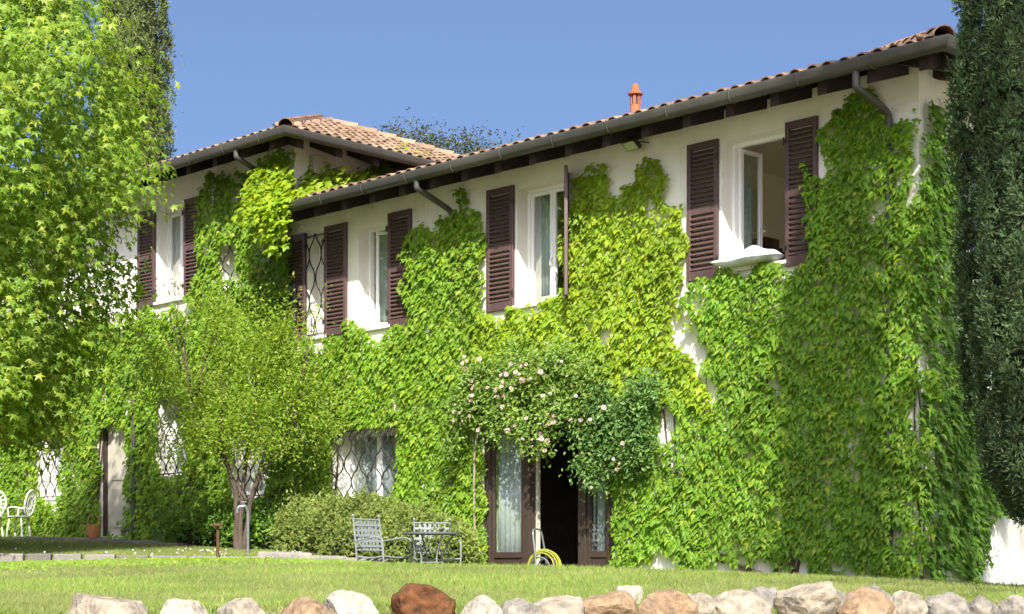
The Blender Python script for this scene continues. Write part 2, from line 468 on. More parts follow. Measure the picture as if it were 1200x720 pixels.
# the raised lawn before the taller block
E0, E1 = np.array([-9.2, 20.2]), np.array([-2.72, 21.2])
B0, B1 = np.array(hw(-23, .1)[:2]), np.array(hw(-10.7, .1)[:2])
def up_z(u, v):
    front = .44 - .09 * u
    back = .95 - .42 * u ** 1.3
    return front + (back - front) * (v ** .85)
def upper(u, v):
    u = np.asarray(u, float); v = np.asarray(v, float)
    f = E0 + (E1 - E0) * u[:, None]; b = B0 + (B1 - B0) * u[:, None]
    p = f + (b - f) * v[:, None]
    return np.c_[p, up_z(u, v)]
nu, nv = 60, 40
uu, vv = np.meshgrid(np.linspace(0, 1, nu), np.linspace(0, 1, nv))
V = upper(uu.ravel(), vv.ravel())
i = (np.arange(nu - 1)[None, :] + nu * np.arange(nv - 1)[:, None]).ravel()
F = np.r_[np.c_[i, i + 1, i + nu + 1], np.c_[i, i + nu + 1, i + nu]]
# skirt at the right and front edge
sk = []
ring = [(u, 0) for u in np.linspace(0, 1, 40)] + [(1, v) for v in np.linspace(0, 1, 30)]
rp = upper(np.array([a for a, _ in ring]), np.array([b for _, b in ring]))
base = len(V)
V = np.r_[V, rp, rp - np.array([0, 0, .9])]
k = np.arange(len(ring) - 1) + base
F = np.r_[F, np.c_[k, k + len(ring), k + 1], np.c_[k + 1, k + len(ring), k + len(ring) + 1]]
tag(np_mesh('upper_lawn', V, F, M['soil'], smooth=True), kind='structure')
def UZ(x, y):
    """height of the upper lawn at a world point"""
    best = None
    u = np.linspace(0, 1, 200); v = np.linspace(0, 1, 120)
    a, b = np.meshgrid(u, v)
    p = upper(a.ravel(), b.ravel())
    j = ((p[:, 0] - x) ** 2 + (p[:, 1] - y) ** 2).argmin()
    return float(p[j, 2])

# ------------------------------------------------------------------ the two houses
wing = empty('house', hw(0, 0, 0), HA, 'long low white house wing with brown shutters, grown over with green vine', 'house', None)
BX = -11.08
block = empty('house', hw(BX, 0, 0), HA, 'taller white house block with hipped terracotta roof behind the leafy tree', 'house', None)
OFF = {wing.name: (0, 0, 0), block.name: (-BX, 0, 0)}
def hb(mb, name, m, house, under=None, smooth=False):
    mb.shift(OFF[house.name])
    return mb.build(name, m, under or house, smooth)

W1 = (-2.70, -1.77, 3.86, 5.42); W2 = (-6.17, -5.26, 3.82, 5.42); W3 = (-9.52, -8.80, 3.84, 5.38); W4 = (-10.72, -10.28, 3.84, 5.42)
WL = (-10.0, -8.6, 1.15, 2.35); DR = (-6.80, -4.42, .04, 2.62)
W5 = (-14.92, -14.08, 4.86, 6.45); W6 = (-13.02, -12.40, 4.86, 5.72); WG = (-18.82, -18.02, 1.58, 2.92)
DL = (-16.72, -15.62, .84, 2.95); WM = (-14.80, -14.00, 1.85, 3.22); WN = (-12.56, -11.72, 1.40, 2.52)

def wall_panel(xa, xb, za, zb, holes, y0=0.0, t=.36):
    m = MB()
    xs = sorted({xa, xb, *[h[0] for h in holes], *[h[1] for h in holes]})
    zs = sorted({za, zb, *[h[2] for h in holes], *[h[3] for h in holes]})
    for x0, x1 in zip(xs, xs[1:]):
        for z0, z1 in zip(zs, zs[1:]):
            cx, cz = (x0 + x1) / 2, (z0 + z1) / 2
            if any(h[0] < cx < h[1] and h[2] < cz < h[3] for h in holes):
                continue
            m.quad((x0, y0, z0), (x1, y0, z0), (x1, y0, z1), (x0, y0, z1))
            m.quad((x1, y0 + t, z0), (x0, y0 + t, z0), (x0, y0 + t, z1), (x1, y0 + t, z1))
    a, b = y0, y0 + t
    for x0, x1, z0, z1 in holes:
        m.quad((x0, a, z0), (x0, a, z1), (x0, b, z1), (x0, b, z0))
        m.quad((x1, a, z1), (x1, a, z0), (x1, b, z0), (x1, b, z1))
        m.quad((x0, a, z0), (x0, b, z0), (x1, b, z0), (x1, a, z0))
        m.quad((x0, a, z1), (x1, a, z1), (x1, b, z1), (x0, b, z1))
    m.quad((xa, a, zb), (xb, a, zb), (xb, b, zb), (xa, b, zb))
    m.quad((xa, b, za), (xa, b, zb), (xa, a, zb), (xa, a, za))
    m.quad((xb, a, za), (xb, a, zb), (xb, b, zb), (xb, b, za))
    return m

def room(x0, x1, y0, y1, z0, z1):
    m = MB()
    m.quad((x0, y0, z0), (x1, y0, z0), (x1, y1, z0), (x0, y1, z0))
    m.quad((x0, y0, z1), (x0, y1, z1), (x1, y1, z1), (x1, y0, z1))
    m.quad((x0, y1, z0), (x1, y1, z0), (x1, y1, z1), (x0, y1, z1))
    m.quad((x0, y0, z0), (x0, y1, z0), (x0, y1, z1), (x0, y0, z1))
    m.quad((x1, y0, z0), (x1, y0, z1), (x1, y1, z1), (x1, y1, z0))
    return m

WTOP, BTOP = 5.80, 7.02
DEP_W, DEP_B = 8.0, 5.62
hb(wall_panel(BX, 0, -.4, WTOP, [W1, W2, W3, W4, WL, DR]), 'wall', M['plaster'], wing)
SWN = (1.0, 3.3, 3.9, 5.45)          # window added in the end wall, unseen, to light the bedroom
sw = MB()
for a in ((.362, SWN[0], -.4, WTOP - .002), (SWN[1], DEP_W, -.4, WTOP - .002), (SWN[0], SWN[1], -.4, SWN[2]), (SWN[0], SWN[1], SWN[3], WTOP - .002)):
    sw.box(-.36, -.0015, *a)
hb(sw, 'wall', M['plaster'], wing)
sw = MB(); sw.box(BX + .4, -.37, DEP_W - .36, DEP_W - .002, -.4, WTOP - .004)
hb(sw, 'wall', M['plaster'], wing)
hb(wall_panel(-23.5, BX - .001, -.4, BTOP, [W5, W6, WG, DL, WM, WN]), 'wall', M['plaster'], block)
sw = MB(); sw.box(BX - .36, BX - .0025, .362, DEP_B, 5.0, BTOP - .002)
hb(sw, 'wall', M['plaster'], block)
sw = MB(); sw.box(-23.5, BX - .37, DEP_B - .36, DEP_B - .002, 0, BTOP - .004)
hb(sw, 'wall', M['plaster'], block)
# rooms behind the openings
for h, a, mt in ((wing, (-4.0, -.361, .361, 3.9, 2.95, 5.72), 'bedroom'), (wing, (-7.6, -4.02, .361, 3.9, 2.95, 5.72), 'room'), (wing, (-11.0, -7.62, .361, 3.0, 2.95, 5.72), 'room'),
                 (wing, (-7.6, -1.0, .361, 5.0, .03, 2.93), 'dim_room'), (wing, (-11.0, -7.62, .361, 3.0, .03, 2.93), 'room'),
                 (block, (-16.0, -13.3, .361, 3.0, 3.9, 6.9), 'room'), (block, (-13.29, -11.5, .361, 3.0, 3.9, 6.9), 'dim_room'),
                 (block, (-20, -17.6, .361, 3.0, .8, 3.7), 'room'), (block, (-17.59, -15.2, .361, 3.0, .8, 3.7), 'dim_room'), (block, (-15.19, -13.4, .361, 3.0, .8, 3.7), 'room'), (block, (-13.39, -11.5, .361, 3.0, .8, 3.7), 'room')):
    r_ = room(*a)
    if mt == 'bedroom':               # leave the right side open to the end wall with the added window
        r_.f.pop()
        mt = 'room'
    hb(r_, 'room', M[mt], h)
# corner pier on the side wall
pm = MB(); pm.box(.0, .10, 2.28, 2.75, -.3, 1.0)
hb(pm, 'pier', M['plaster'], wing)
pm = MB(); pm.box(.0, .06, 2.30, 2.62, 1.0, 2.2)
hb(pm, 'pier', M['box'], wing)
# tiled sills
for h, wd in ((wing, W1), (wing, W2), (wing, W3), (wing, W4), (block, W5)):
    s = MB(); s.box(wd[0] - .05, wd[1] + .05, -.06, .20, wd[2] - .045, wd[2] + .002)
    bevel(hb(s, 'window_sill', M['plaster'], h))

# ---- windows
def leaf_frame(m, x0, x1, z0, z1, y, st=.055, t=.05):
    m.box(x0, x0 + st, y, y + t, z0, z1); m.box(x1 - st, x1, y, y + t, z0, z1)
    m.box(x0 + st, x1 - st, y + .001, y + t - .001, z0, z0 + st * 1.25); m.box(x0 + st, x1 - st, y + .001, y + t - .001, z1 - st, z1)
    return (x0 + st, x1 - st, z0 + st * 1.25, z1 - st)

def pane(h, r, y, under):
    p = MB(); p.box(r[0] - .004, r[1] + .004, y, y + .006, r[2] - .004, r[3] + .004)
    return hb(p, 'pane', M['glass'], h, under)

def window(h, wd, leaves=2, y=.20, open_left=False):
    x0, x1, z0, z1 = wd
    m = MB()
    r = leaf_frame(m, x0 + .001, x1 - .001, z0 + .003, z1 - .001, y, .045, .07)
    win = hb(m, 'window', M['white'], h)
    if open_left:
        wl = (r[1] - r[0]) / 2 if open_left == 2 else (r[1] - r[0]) * .96
        lf = MB(); q = leaf_frame(lf, 0, wl, r[2], r[3], 0, .05, .045)
        g = lf.build('casement', M['white'], win, loc=(r[0] + OFF[h.name][0] + .05, y + .06, 0), rot=(0, 0, R(88 if open_left == 2 else 22)))
        p = MB(); p.box(q[0], q[1], .02, .026, q[2], q[3])
        # glass and handle hang on the window like the casement itself
        p.build('pane', M['glass'], win, loc=g.location, rot=g.rotation_euler)
        hd = MB(); hd.tube([(wl - .02, -.01, z0 + .55), (wl - .02, -.05, z0 + .55), (wl - .13, -.05, z0 + .55)], .012, 6)
        hd.build('handle', M['white'], win, loc=g.location, rot=g.rotation_euler)
        return win
    n = leaves
    wl = (r[1] - r[0]) / n
    for k in range(n):
        lf = MB(); q = leaf_frame(lf, r[0] + k * wl + .002, r[0] + (k + 1) * wl - .002, r[2] + .002, r[3] - .002, y + .012, .05, .05)
        bevel(hb(lf, 'casement', M['white'], h, win), .008)
        pane(h, q, y + .035, win)
    if n == 2:
        hd = MB(); xm = (r[0] + r[1]) / 2
        hd.tube([(xm, y + .012, z0 + .62), (xm, y - .03, z0 + .62), (xm, y - .03, z0 + .52)], .011, 6)
        hb(hd, 'handle', M['white'], h, win)
    return win

window(wing, W1, open_left=2)
window(wing, W2)
sd_w = MB()  # frame for the window added to light the bedroom
for a in ((SWN[0], SWN[0] + .07, SWN[2], SWN[3]), (SWN[1] - .07, SWN[1], SWN[2], SWN[3]), (2.10, 2.20, SWN[2], SWN[3])):
    sd_w.box(-.24, -.18, *a)
for a in ((SWN[2], SWN[2] + .07), (SWN[3] - .07, SWN[3])):
    sd_w.box(-.239, -.181, SWN[0] + .07, 2.10, *a); sd_w.box(-.239, -.181, 2.20, SWN[1] - .07, *a)
sd_o = hb(sd_w, 'window', M['white'], wing)
for a, b in ((SWN[0] + .06, 2.11), (2.19, SWN[1] - .06)):
    p = MB(); p.box(-.213, -.207, a, b, SWN[2] + .06, SWN[3] - .06); hb(p, 'pane', M['glass'], wing, sd_o)
window(wing, W3, open_left=1)
window(wing, W4, 1)
window(wing, WL, 2)
window(block, W5)
window(block, W6, 1)
window(block, WG, 2)
window(block, WM, 2)
window(block, WN, 2)

# ---- shutters
def shutter_meshes():
    w_, h_, t = .50, 1.68, .046
    m = MB()
    m.box(0, .062, 0, t, 0, h_); m.box(w_ - .062, w_, 0, t, 0, h_)
    for a, b in ((0, .11), (.80, .89), (h_ - .085, h_)):
        m.box(.062, w_ - .062, .002, t - .002, a, b)
    s = MB(); L = w_ - .124
    a = R(48)
    d, th = .037, .005
    i = 0
    pts = []
    for sx in (0, L):
        for (yy, zz) in ((-d, -th), (d, -th), (d, th), (-d, th)):
            pts.append((sx, yy * math.cos(a) - zz * math.sin(a), yy * math.sin(a) + zz * math.cos(a)))
    s.v = pts
    s.f = [(0, 1, 2, 3), (7, 6, 5, 4), (0, 4, 5, 1), (1, 5, 6, 2), (2, 6, 7, 3), (3, 7, 4, 0)]
    back = MB(); back.box(.05, w_ - .05, t * .86, t * .9, .05, h_ - .05)
    hg = MB()
    for z in (.22, h_ - .22):
        hg.box(-.02, .03, -.012, .0, z - .02, z + .02)
        hg.tube([(-.012, -.008, z - .045), (-.012, -.008, z + .045)], .012, 8)
    zs = list(np.linspace(.15, .765, 11)) + list(np.linspace(.93, h_ - .125, 12))
    return m.mesh('shutter', M['shutter']), s.mesh('slat', M['shutter']), hg.mesh('hinge', M['iron']), zs
SH_F, SH_S, SH_H, SH_Z = shutter_meshes()
def shutter(h, x0, z0, y=-.055, wdt=.5, rz=0.0, mirror=False, label=None):
    o = link('shutter', SH_F, h, (x0 + OFF[h.name][0], y, z0), (0, 0, rz))
    o.scale = (wdt / .5 * (-1 if mirror else 1), 1, 1)
    bevel(o, .004, 1)
    for z in SH_Z:
        link('slat', SH_S, o, (.062, .022, z))
    link('hinge', SH_H, o)
    if label: o['label'] = label
    return o
# flat against the wall, hinge on the window side
shutter(wing, W1[0] - .03, 3.78, wdt=.47, mirror=True)
shutter(wing, W1[1] + .03, 3.78, wdt=.44)
shutter(wing, W2[0] - .04, 3.79, wdt=.52, mirror=True)
shutter(wing, W2[1] - .005, 3.79, y=-.02, rz=R(-49), wdt=.46, label='shutter standing out square from the wall')
shutter(wing, W3[1] + .0, 3.79, wdt=.5)
shutter(wing, W4[0] - .03, 3.79, wdt=.53, mirror=True)
shutter(wing, W4[1] + .0, 3.81, wdt=.52)
shutter(block, W5[0] - .03, 4.82, wdt=.53, mirror=True)
shutter(block, W5[1] + .02, 4.82, wdt=.5)

# ---- iron grilles with wavy bars
def grille(h, wd, n=5, y=-.05, scroll=False, step=.26):
    x0, x1, z0, z1 = wd
    f = MB()
    f.tube([(x0, .05, z0 + .03), (x0, y, z0 + .03), (x1, y, z0 + .03), (x1, .05, z0 + .03)], .010, 6)
    g = hb(f, 'grille', M['iron'], h)
    f = MB(); f.tube([(x0, .05, z1 - .03), (x0, y, z1 - .03), (x1, y, z1 - .03), (x1, .05, z1 - .03)], .010, 6)
    hb(f, 'rail', M['iron'], h, g)
    gap = (x1 - x0) / n
    for k in range(n + 1):
        xc = x0 + k * gap
        b = MB(); pts = []
        N = max(10, int((z1 - z0) / step * 8))
        for j in range(N + 1):
            z = z0 + (z1 - z0) * j / N
            ph = (z - z0) / step * math.pi
            wv = math.sin(ph) * (1 if k % 2 else -1)
            wv = math.copysign(abs(wv) ** .7, wv)
            pts.append((min(max(xc + wv * gap * .46, x0 - .03), x1 + .03), y - .012 * (k % 2), z))
        b.tube(pts, .011, 6)
        hb(b, 'bar', M['iron'], h, g, smooth=True)
    if scroll:
        for k in range(4):
            xc = x0 + (k + .5) * (x1 - x0) / 4
            b = MB(); pts = []
            for j in range(22):
                a = j / 21 * 2.6 * math.pi
                r = .15 * (1 - j / 30)
                pts.append((xc + (1 if k % 2 else -1) * r * math.cos(a), y - .02, z1 - .16 + r * math.sin(a)))
            b.tube(pts, .010, 6)
            hb(b, 'scroll', M['iron'], h, g, smooth=True)
    return g
grille(wing, W4, 3, y=-.04, step=.36)
grille(wing, WL, 8, y=-.10, scroll=True, step=.27)
grille(block, W6, 3, y=-.05)
grille(block, WG, 5, y=-.06)
grille(block, WM, 5, y=-.06)
grille(block, WN, 5, y=-.06)

# ---- glazed garden door of the wing
def garden_door():
    x0, x1, z0, z1 = DR
    f = MB(); y = -.02
    f.box(x0 + .001, x0 + .11, y, y + .12, z0, z1 - .001); f.box(x1 - .11, x1 - .001, y, y + .12, z0, z1 - .001)
    f.box(x0 + .11, x1 - .11, y + .002, y + .118, z1 - .14, z1 - .001)
    xa, xb = -5.93, -5.04           # the open middle
    f.box(xa - .13, xa, y - .002, y + .12, z0, z1 - .14); f.box(xb, xb + .13, y - .002, y + .12, z0, z1 - .14)
    f.box(xa, xb, y + .004, y + .116, 2.28, z1 - .14)
    d = hb(f, 'door_frame', M['door_wood'], wing); bevel(d)
    for a, b in ((x0 + .11, xa - .13), (xb + .13, x1 - .11)):
        p = MB(); p.box(a, b, y + .03, y + .09, z0, .15); p.box(a, b, y + .03, y + .09, .40, .48)
        p.box(a, a + .05, y + .031, y + .089, .15, .40); p.box(b - .05, b, y + .031, y + .089, .15, .40)
        p.box(a + .05, b - .05, y + .05, y + .07, .15, .40)
        p.box(a, a + .05, y + .03, y + .09, .48, 2.48); p.box(b - .05, b, y + .03, y + .09, .48, 2.48)
        bevel(hb(p, 'door_panel', M['door_wood'], wing, d), .005)
        pane(wing, (a + .05, b - .05, .48, 2.48), y + .055, d)
    # white inner leaf standing open into the room, and a white jamb
    p = MB()
    p.box(xb - .09, xb - .002, y + .125, y + .165, z0, 2.28)
    hb(p, 'jamb', M['box'], wing, d)
    p = MB(); p.box(xa + .002, xa + .05, y + .125, y + .165, z0, 2.28)
    hb(p, 'jamb', M['box'], wing, d)
    p = MB(); q = leaf_frame(p, 0, .42, z0, 2.26, 0, .07, .045); p.box(.07, .35, .012, .032, .15, .75)
    lf = p.build('door_leaf', M['white'], d, loc=(xb - .10, y + .17, 0), rot=(0, 0, R(97)))
    st = MB(); st.box(x0 - .05, x1 + .05, -.30, .40, -.05, .038)
    bevel(hb(st, 'doorstep', M['concrete'], wing, None), .01)
garden_door()

# ---- front door of the block: dark frame, white leaf
def front_door():
    x0, x1, z0, z1 = DL
    f = MB(); y = .02
    f.box(x0 + .001, x0 + .09, y, y + .12, z0, z1 - .001); f.box(x1 - .09, x1 - .001, y, y + .12, z0, z1 - .001); f.box(x0 + .09, x1 - .09, y + .002, y + .118, z1 - .1, z1 - .001)
    d = hb(f, 'door_frame', M['door_wood'], block)
    p = MB(); p.box(x0 + .09, x1 - .09, y + .05, y + .09, z0 + .01, z1 - .1)
    dl = hb(p, 'door_leaf', M['box'], block, d)
    for a, b in ((z0 + .15, z0 + .85), (z0 + 1.0, z1 - .25)):
        q = MB(); q.box(x0 + .22, x1 - .22, y + .035, y + .049, a, b)
        bevel(hb(q, 'door_panel', M['box'], block, d), .01)
    k = MB(); k.tube([(x1 - .2, y + .05, z0 + 1.02), (x1 - .2, y - .01, z0 + 1.02), (x1 - .3, y - .01, z0 + 1.02)], .012, 6)
    hb(k, 'handle', M['iron'], block, d)
front_door()

# ------------------------------------------------------------------ roofs
def roof_slab(m, pts, th):
    """a flat roof face with thickness"""
    i = len(m.v); n = len(pts)
    m.v += list(pts) + [(a, b, c - th) for a, b, c in pts]
    m.f.append(tuple(range(i, i + n))); m.f.append(tuple(reversed(range(i + n, i + 2 * n))))
    for k in range(n):
        m.f.append((i + k, i + n + k, i + n + (k + 1) % n, i + (k + 1) % n))

def tile_mesh(r0=.088, r1=.070, L=.44, th=.013, n=7):
    """half-barrel tile: wide mouth at y=0, narrow end at y=L, convex up"""
    v = []
    for y, r in ((0, r0), (L, r1)):
        for q in (r, r - th):
            for j in range(n):
                a = math.pi * j / (n - 1)
                v.append((q * math.cos(a), y, q * math.sin(a) * .92 + (.0 if y == 0 else .022 * 0)))
    f = []
    o0, i0, o1, i1 = 0, n, 2 * n, 3 * n
    for j in range(n - 1):
        f.append((o0 + j, o0 + j + 1, o1 + j + 1, o1 + j))
        f.append((i0 + j + 1, i0 + j, i1 + j, i1 + j + 1))
        f.append((o0 + j + 1, o0 + j, i0 + j, i0 + j + 1))
    return v, f
TV, TF = tile_mesh()
TM = MB(); TM.v = TV; TM.f = TF
TILE = TM.mesh('roof_tile', M['tile'], smooth=True)
HM = MB(); HM.v, HM.f = tile_mesh(.12, .10, .46)
HIPT = HM.mesh('hip_tile', M['tile'], smooth=True)

def tile_slope(h, roof, e0, e1, inward, pitch, depth_at, rows_single, most):
    """barrel tiles from the eave line e0-e1 up the slope; the lowest rows as single tiles"""
    e0 = Vector(e0); e1 = Vector(e1)
    ax = (e1 - e0).normalized(); L = (e1 - e0).length
    iv = Vector(inward); up = iv * math.cos(pitch) + Vector((0, 0, math.sin(pitch)))
    nm = ax.cross(up).normalized()
    if nm.z < 0: nm = -nm; ax = -ax; e0, e1 = e1, e0
    cols = int(L / .205); gap = L / cols
    rest = MB(); pans = MB(); cnt = 0
    off = Vector(OFF[h.name])
    for c in range(cols):
        d = (c + .5) * gap
        dmax = depth_at((e0 + ax * d)) / math.cos(pitch)
        rows = int((dmax - .1) / .36) + 1
        for r in range(rows):
            jit = random.uniform(-.012, .012)
            pos = e0 + ax * (d + jit) + up * (r * .36 - .05 + random.uniform(-.014, .014)) + nm * (.012 + .010 * random.random() )
            tilt = R(2.4 + random.uniform(-.7, .7)); yaw = random.uniform(-.03, .03)
            yy = (up * math.cos(-tilt) + nm * math.sin(-tilt) * 1.0 + ax * yaw).normalized()
            zz = (nm - yy * nm.dot(yy)).normalized(); xx = yy.cross(zz)
            mx = Matrix((xx, yy, zz)).transposed().to_4x4(); mx.translation = pos + nm * .022 + off
            if r < rows_single and cnt < most:
                o = bpy.data.objects.new('roof_tile', TILE); COL.objects.link(o); o.parent = roof; o.matrix_local = mx; cnt += 1
            else:
                i0 = len(rest.v)
                rest.v += [tuple(mx @ Vector(p)) for p in TV]
                rest.f += [tuple(i0 + k for k in q) for q in TF]
        # the channel between two covers
        for s_ in range(5):
            a0 = (s_ / 5 - .5) * 1.9; a1 = ((s_ + 1) / 5 - .5) * 1.9
            qs = []
            for (aa, dd) in ((a0, -.03), (a1, -.03), (a1, dmax), (a0, dmax)):
                p = e0 + ax * (c * gap + math.sin(aa) * .085) + up * dd + nm * (.075 - .07 * math.cos(aa)) + off
                qs.append(tuple(p))
            pans.quad(*qs)
    if rest.f:
        tag(rest.build('tile_field', M['tile'], roof, True), kind='stuff')
    tag(pans.build('pan_field', M['tile'], roof, True), kind='stuff')

OV = .68
# long wing: hipped at the right end, low pitch
PW = R(18.3); ZE = 5.70
yb = DEP_W + OV
run = (yb + OV) / 2; zr = ZE + run * math.tan(PW)
rm = MB()
A_, B_, C_, D_ = (BX - .0, -OV, ZE), (OV, -OV, ZE), (OV, yb, ZE), (BX, yb, ZE)
RG0, RG1 = (BX, -OV + run, zr), (OV - run, -OV + run, zr)
m1 = MB()
roof_slab(m1, [(BX + .02, -OV, ZE), B_, RG1, (BX + .02, -OV + run, zr)], .06)
roof_slab(m1, [B_, C_, RG1], .06)
roof_slab(m1, [C_, (BX + .02, yb, ZE), (BX + .02, -OV + run, zr), RG1], .06)
roofW = hb(m1, 'roof', M['rafter'], wing)
tile_slope(wing, roofW, (BX + .1, -OV, ZE), (OV - .02, -OV, ZE), (0, 1, 0), PW, lambda p: min(run, max(.3, OV - p.x)), 1, 75)
tile_slope(wing, roofW, (OV, -OV + .02, ZE), (OV, yb - .05, ZE), (-1, 0, 0), PW, lambda p: max(.3, min(p.y + OV, yb - p.y)), 1, 60)
def hip_row(h, roof, p0, p1, n=None):
    p0 = Vector(p0); p1 = Vector(p1); d = (p1 - p0); L = d.length; d.normalize()
    n = n or int(L / .36)
    for k in range(n):
        zz = (Vector((0, 0, 1)) - d * d.z).normalized(); xx = d.cross(zz)
        yy = (d - zz * .05).normalized(); z2 = (zz - yy * zz.dot(yy)).normalized(); x2 = yy.cross(z2)
        mx = Matrix((x2, yy, z2)).transposed().to_4x4()
        mx.translation = p0 + d * (k * .36 - .05) + zz * (.075 + random.uniform(0, .008)) + Vector(OFF[h.name])
        o = bpy.data.objects.new('hip_tile', HIPT); COL.objects.link(o); o.parent = roof; o.matrix_local = mx
hip_row(wing, roofW, B_, RG1)

# taller block
PB = R(22.3); ZB = 6.86
xo = BX + .70; yf, ybk = -.70, 6.45
runb = (ybk - yf) / 2; zrb = ZB + runb * math.tan(PB)
xl = -23.9
m2 = MB()
T1 = (xo - runb, yf + runb, zrb); T0 = (xl + runb, yf + runb, zrb)
roof_slab(m2, [(xl, yf, ZB), (xo, yf, ZB), T1, T0], .06)
roof_slab(m2, [(xo, yf, ZB), (xo, ybk, ZB), T1], .06)
roof_slab(m2, [(xo, ybk, ZB), (xl, ybk, ZB), T0, T1], .06)
roof_slab(m2, [(xl, ybk, ZB), (xl, yf, ZB), T0], .06)
roofB = hb(m2, 'roof', M['rafter'], block)
tile_slope(block, roofB, (xo, yf + .02, ZB), (xo, ybk - .02, ZB), (-1, 0, 0), PB, lambda p: max(.3, min(p.y - yf, ybk - p.y)), 9, 215)
tile_slope(block, roofB, (xl, yf, ZB), (xo - .02, yf, ZB), (0, 1, 0), PB, lambda p: max(.3, min(runb, xo - p.x, p.x - xl)), 1, 70)
hip_row(block, roofB, (xo, yf, ZB), T1)
hip_row(block, roofB, (xo, ybk, ZB), T1)

# ---- gutters, rafters, soffits
def gutter(h, line, z):
    """half-round gutter with a bead along an L-shaped eave"""
    prof = [(-.015, .0)] + [(.075 - .085 * math.cos(a), -.075 - .085 * math.sin(a) * 1.0 + .06) for a in np.linspace(0, math.pi, 9)] + [(.172, .012), (.168, .030), (.150, .030), (.146, .012), (.148, -.008)]
    prof += [(.075 - .074 * math.cos(a), -.075 - .074 * math.sin(a) + .06) for a in np.linspace(math.pi, 0, 9)]
    m = MB(); n = len(prof)
    rings = []
    for (x, y), (ox, oy) in line:
        i = len(m.v)
        m.v += [(x + ox * d, y + oy * d, z + q) for d, q in prof]
        rings.append(i)
    for a, b in zip(rings, rings[1:]):
        for k in range(n - 1):
            m.f.append((a + k, b + k, b + k + 1, a + k + 1))
    return hb(m, 'gutter', M['gutter'], h, None, True)
gW = gutter(wing, [((BX + .05, -OV), (0, -1)), ((OV, -OV), (1, -1)), ((OV, yb), (1, 1))], ZE - .004)
gB = gutter(block, [((xl, yf), (0, -1)), ((xo, yf), (1, -1)), ((xo, ybk), (1, 1))], ZB - .004)
def brackets(h, g, xs, y, z):
    for x in xs:
        b = MB(); pts = [(x, y + .01, z + .035)] + [(x, y - (.075 - .092 * math.cos(a)), z - .015 - .092 * math.sin(a)) for a in np.linspace(0, math.pi, 9)] + [(x, y - .176, z + .036)]
        b.tube(pts, .008, 5); hb(b, 'bracket', M['gutter'], h, g)
brackets(wing, gW, [-.1 - .93 * k for k in range(12)], -OV, ZE - .004)
brackets(block, gB, [xo - .5 - .93 * k for k in range(12)], yf, ZB - .004)
def rafter(h, x, y, dx, dy, L, z, pitch, w_=.12, hh=.17):
    """beam from the eave (x, y) going inwards (dx, dy), rising with the roof"""
    m = MB(); t = math.tan(pitch)
    sx, sy = -dy, dx
    pts = []
    for s_ in (.03, L):
        for q in (-w_ / 2, w_ / 2):
            for zz in (-.062 - hh, -.063):
                pts.append((x + dx * s_ + sx * q, y + dy * s_ + sy * q, z + t * s_ + zz))
    m.v = pts
    m.f = [(0, 1, 3, 2), (4, 6, 7, 5), (0, 4, 5, 1), (2, 3, 7, 6), (1, 5, 7, 3), (0, 2, 6, 4)]
    hb(m, 'rafter', M['rafter'], h)
for k in range(19):
    rafter(wing, .45 - k * .635, -OV, 0, 1, OV + .02, ZE, PW)
for k in range(8):
    rafter(wing, OV, -.35 + k * .7, -1, 0, OV + .02, ZE, PW)
for k in range(12):
    rafter(block, xo - .40 - k * .74, yf, 0, 1, .72, ZB, PB, hh=.16)
for k in range(9):
    rafter(block, xo, yf + .3 + k * .76, -1, 0, .72, ZB, PB, hh=.16)

# ---- downpipes
def downpipe(h, pts, r=.042):
    m = MB(); m.tube(pts, r, 10)
    hb(m, 'downpipe', M['gutter'], h, None, True)
def smooth_path(P, n=6, fr=.35):
    P = [Vector(p) for p in P]; out = [P[0]]
    for a, b, c in zip(P, P[1:], P[2:]):
        d = min((b - a).length, (c - b).length) * fr
        s0 = b + (a - b).normalized() * d; s1 = b + (c - b).normalized() * d
        for k in range(n + 1):
            t = k / n
            out.append(s0 * (1 - t) ** 2 + b * 2 * t * (1 - t) + s1 * t * t)
    return out + [P[-1]]
downpipe(wing, smooth_path([(-7.38, -OV - .07, ZE - .08), (-7.38, -OV - .07, ZE - .2), (-7.40, -.05, 5.28), (-7.40, -.05, .1)], 4, .16))
downpipe(wing, smooth_path([(-.32, -OV - .07, ZE - .08), (-.32, -OV - .07, ZE - .26), (-.34, -.06, 5.30), (-.34, -.06, .1)], 4, .16))
downpipe(block, smooth_path([(-11.55, yf - .07, ZB - .08), (-11.55, yf - .07, ZB - .2), (-11.6, -.05, 6.42), (-11.6, -.05, .7)], 4, .16))
downpipe(wing, [(-11.0, -.06, 4.7), (-11.0, -.06, .5)], .035)
downpipe(block, smooth_path([(-15.42, -.16, 3.2), (-15.42, -.16, .92), (-15.75, -.16, .92)]), .035)

# ---- chimney pot on the wing roof
cx, cyy = -5.35, 1.5
zc = ZE + (cyy + OV) * math.tan(PW) - .12
cm = MB()
cm.lathe([(.072, zc - .05), (.072, zc + .38), (.069, zc + .385)], 20, cx, cyy)
chim = hb(cm, 'chimney', M['terracotta'], wing, roofW, True)
for k in range(6):
    a = 2 * math.pi * k / 6
    c2 = MB(); c2.box(-.020, .020, -.009, .009, zc + .38, zc + .53)
    ca, sa = math.cos(a), math.sin(a)
    c2.v = [(cx + (x * -sa) + (.062 + y) * ca, cyy + x * ca + (.062 + y) * sa, z) for x, y, z in c2.v]
    hb(c2, 'chimney_post', M['terracotta'], wing, roofW)
c2 = MB(); c2.lathe([(.102, zc + .53), (.105, zc + .55), (.062, zc + .58), (.055, zc + .63), (.042, zc + .67), (.015, zc + .69)], 20, cx, cyy)
hb(c2, 'chimney_cap', M['terracotta'], wing, roofW, True)
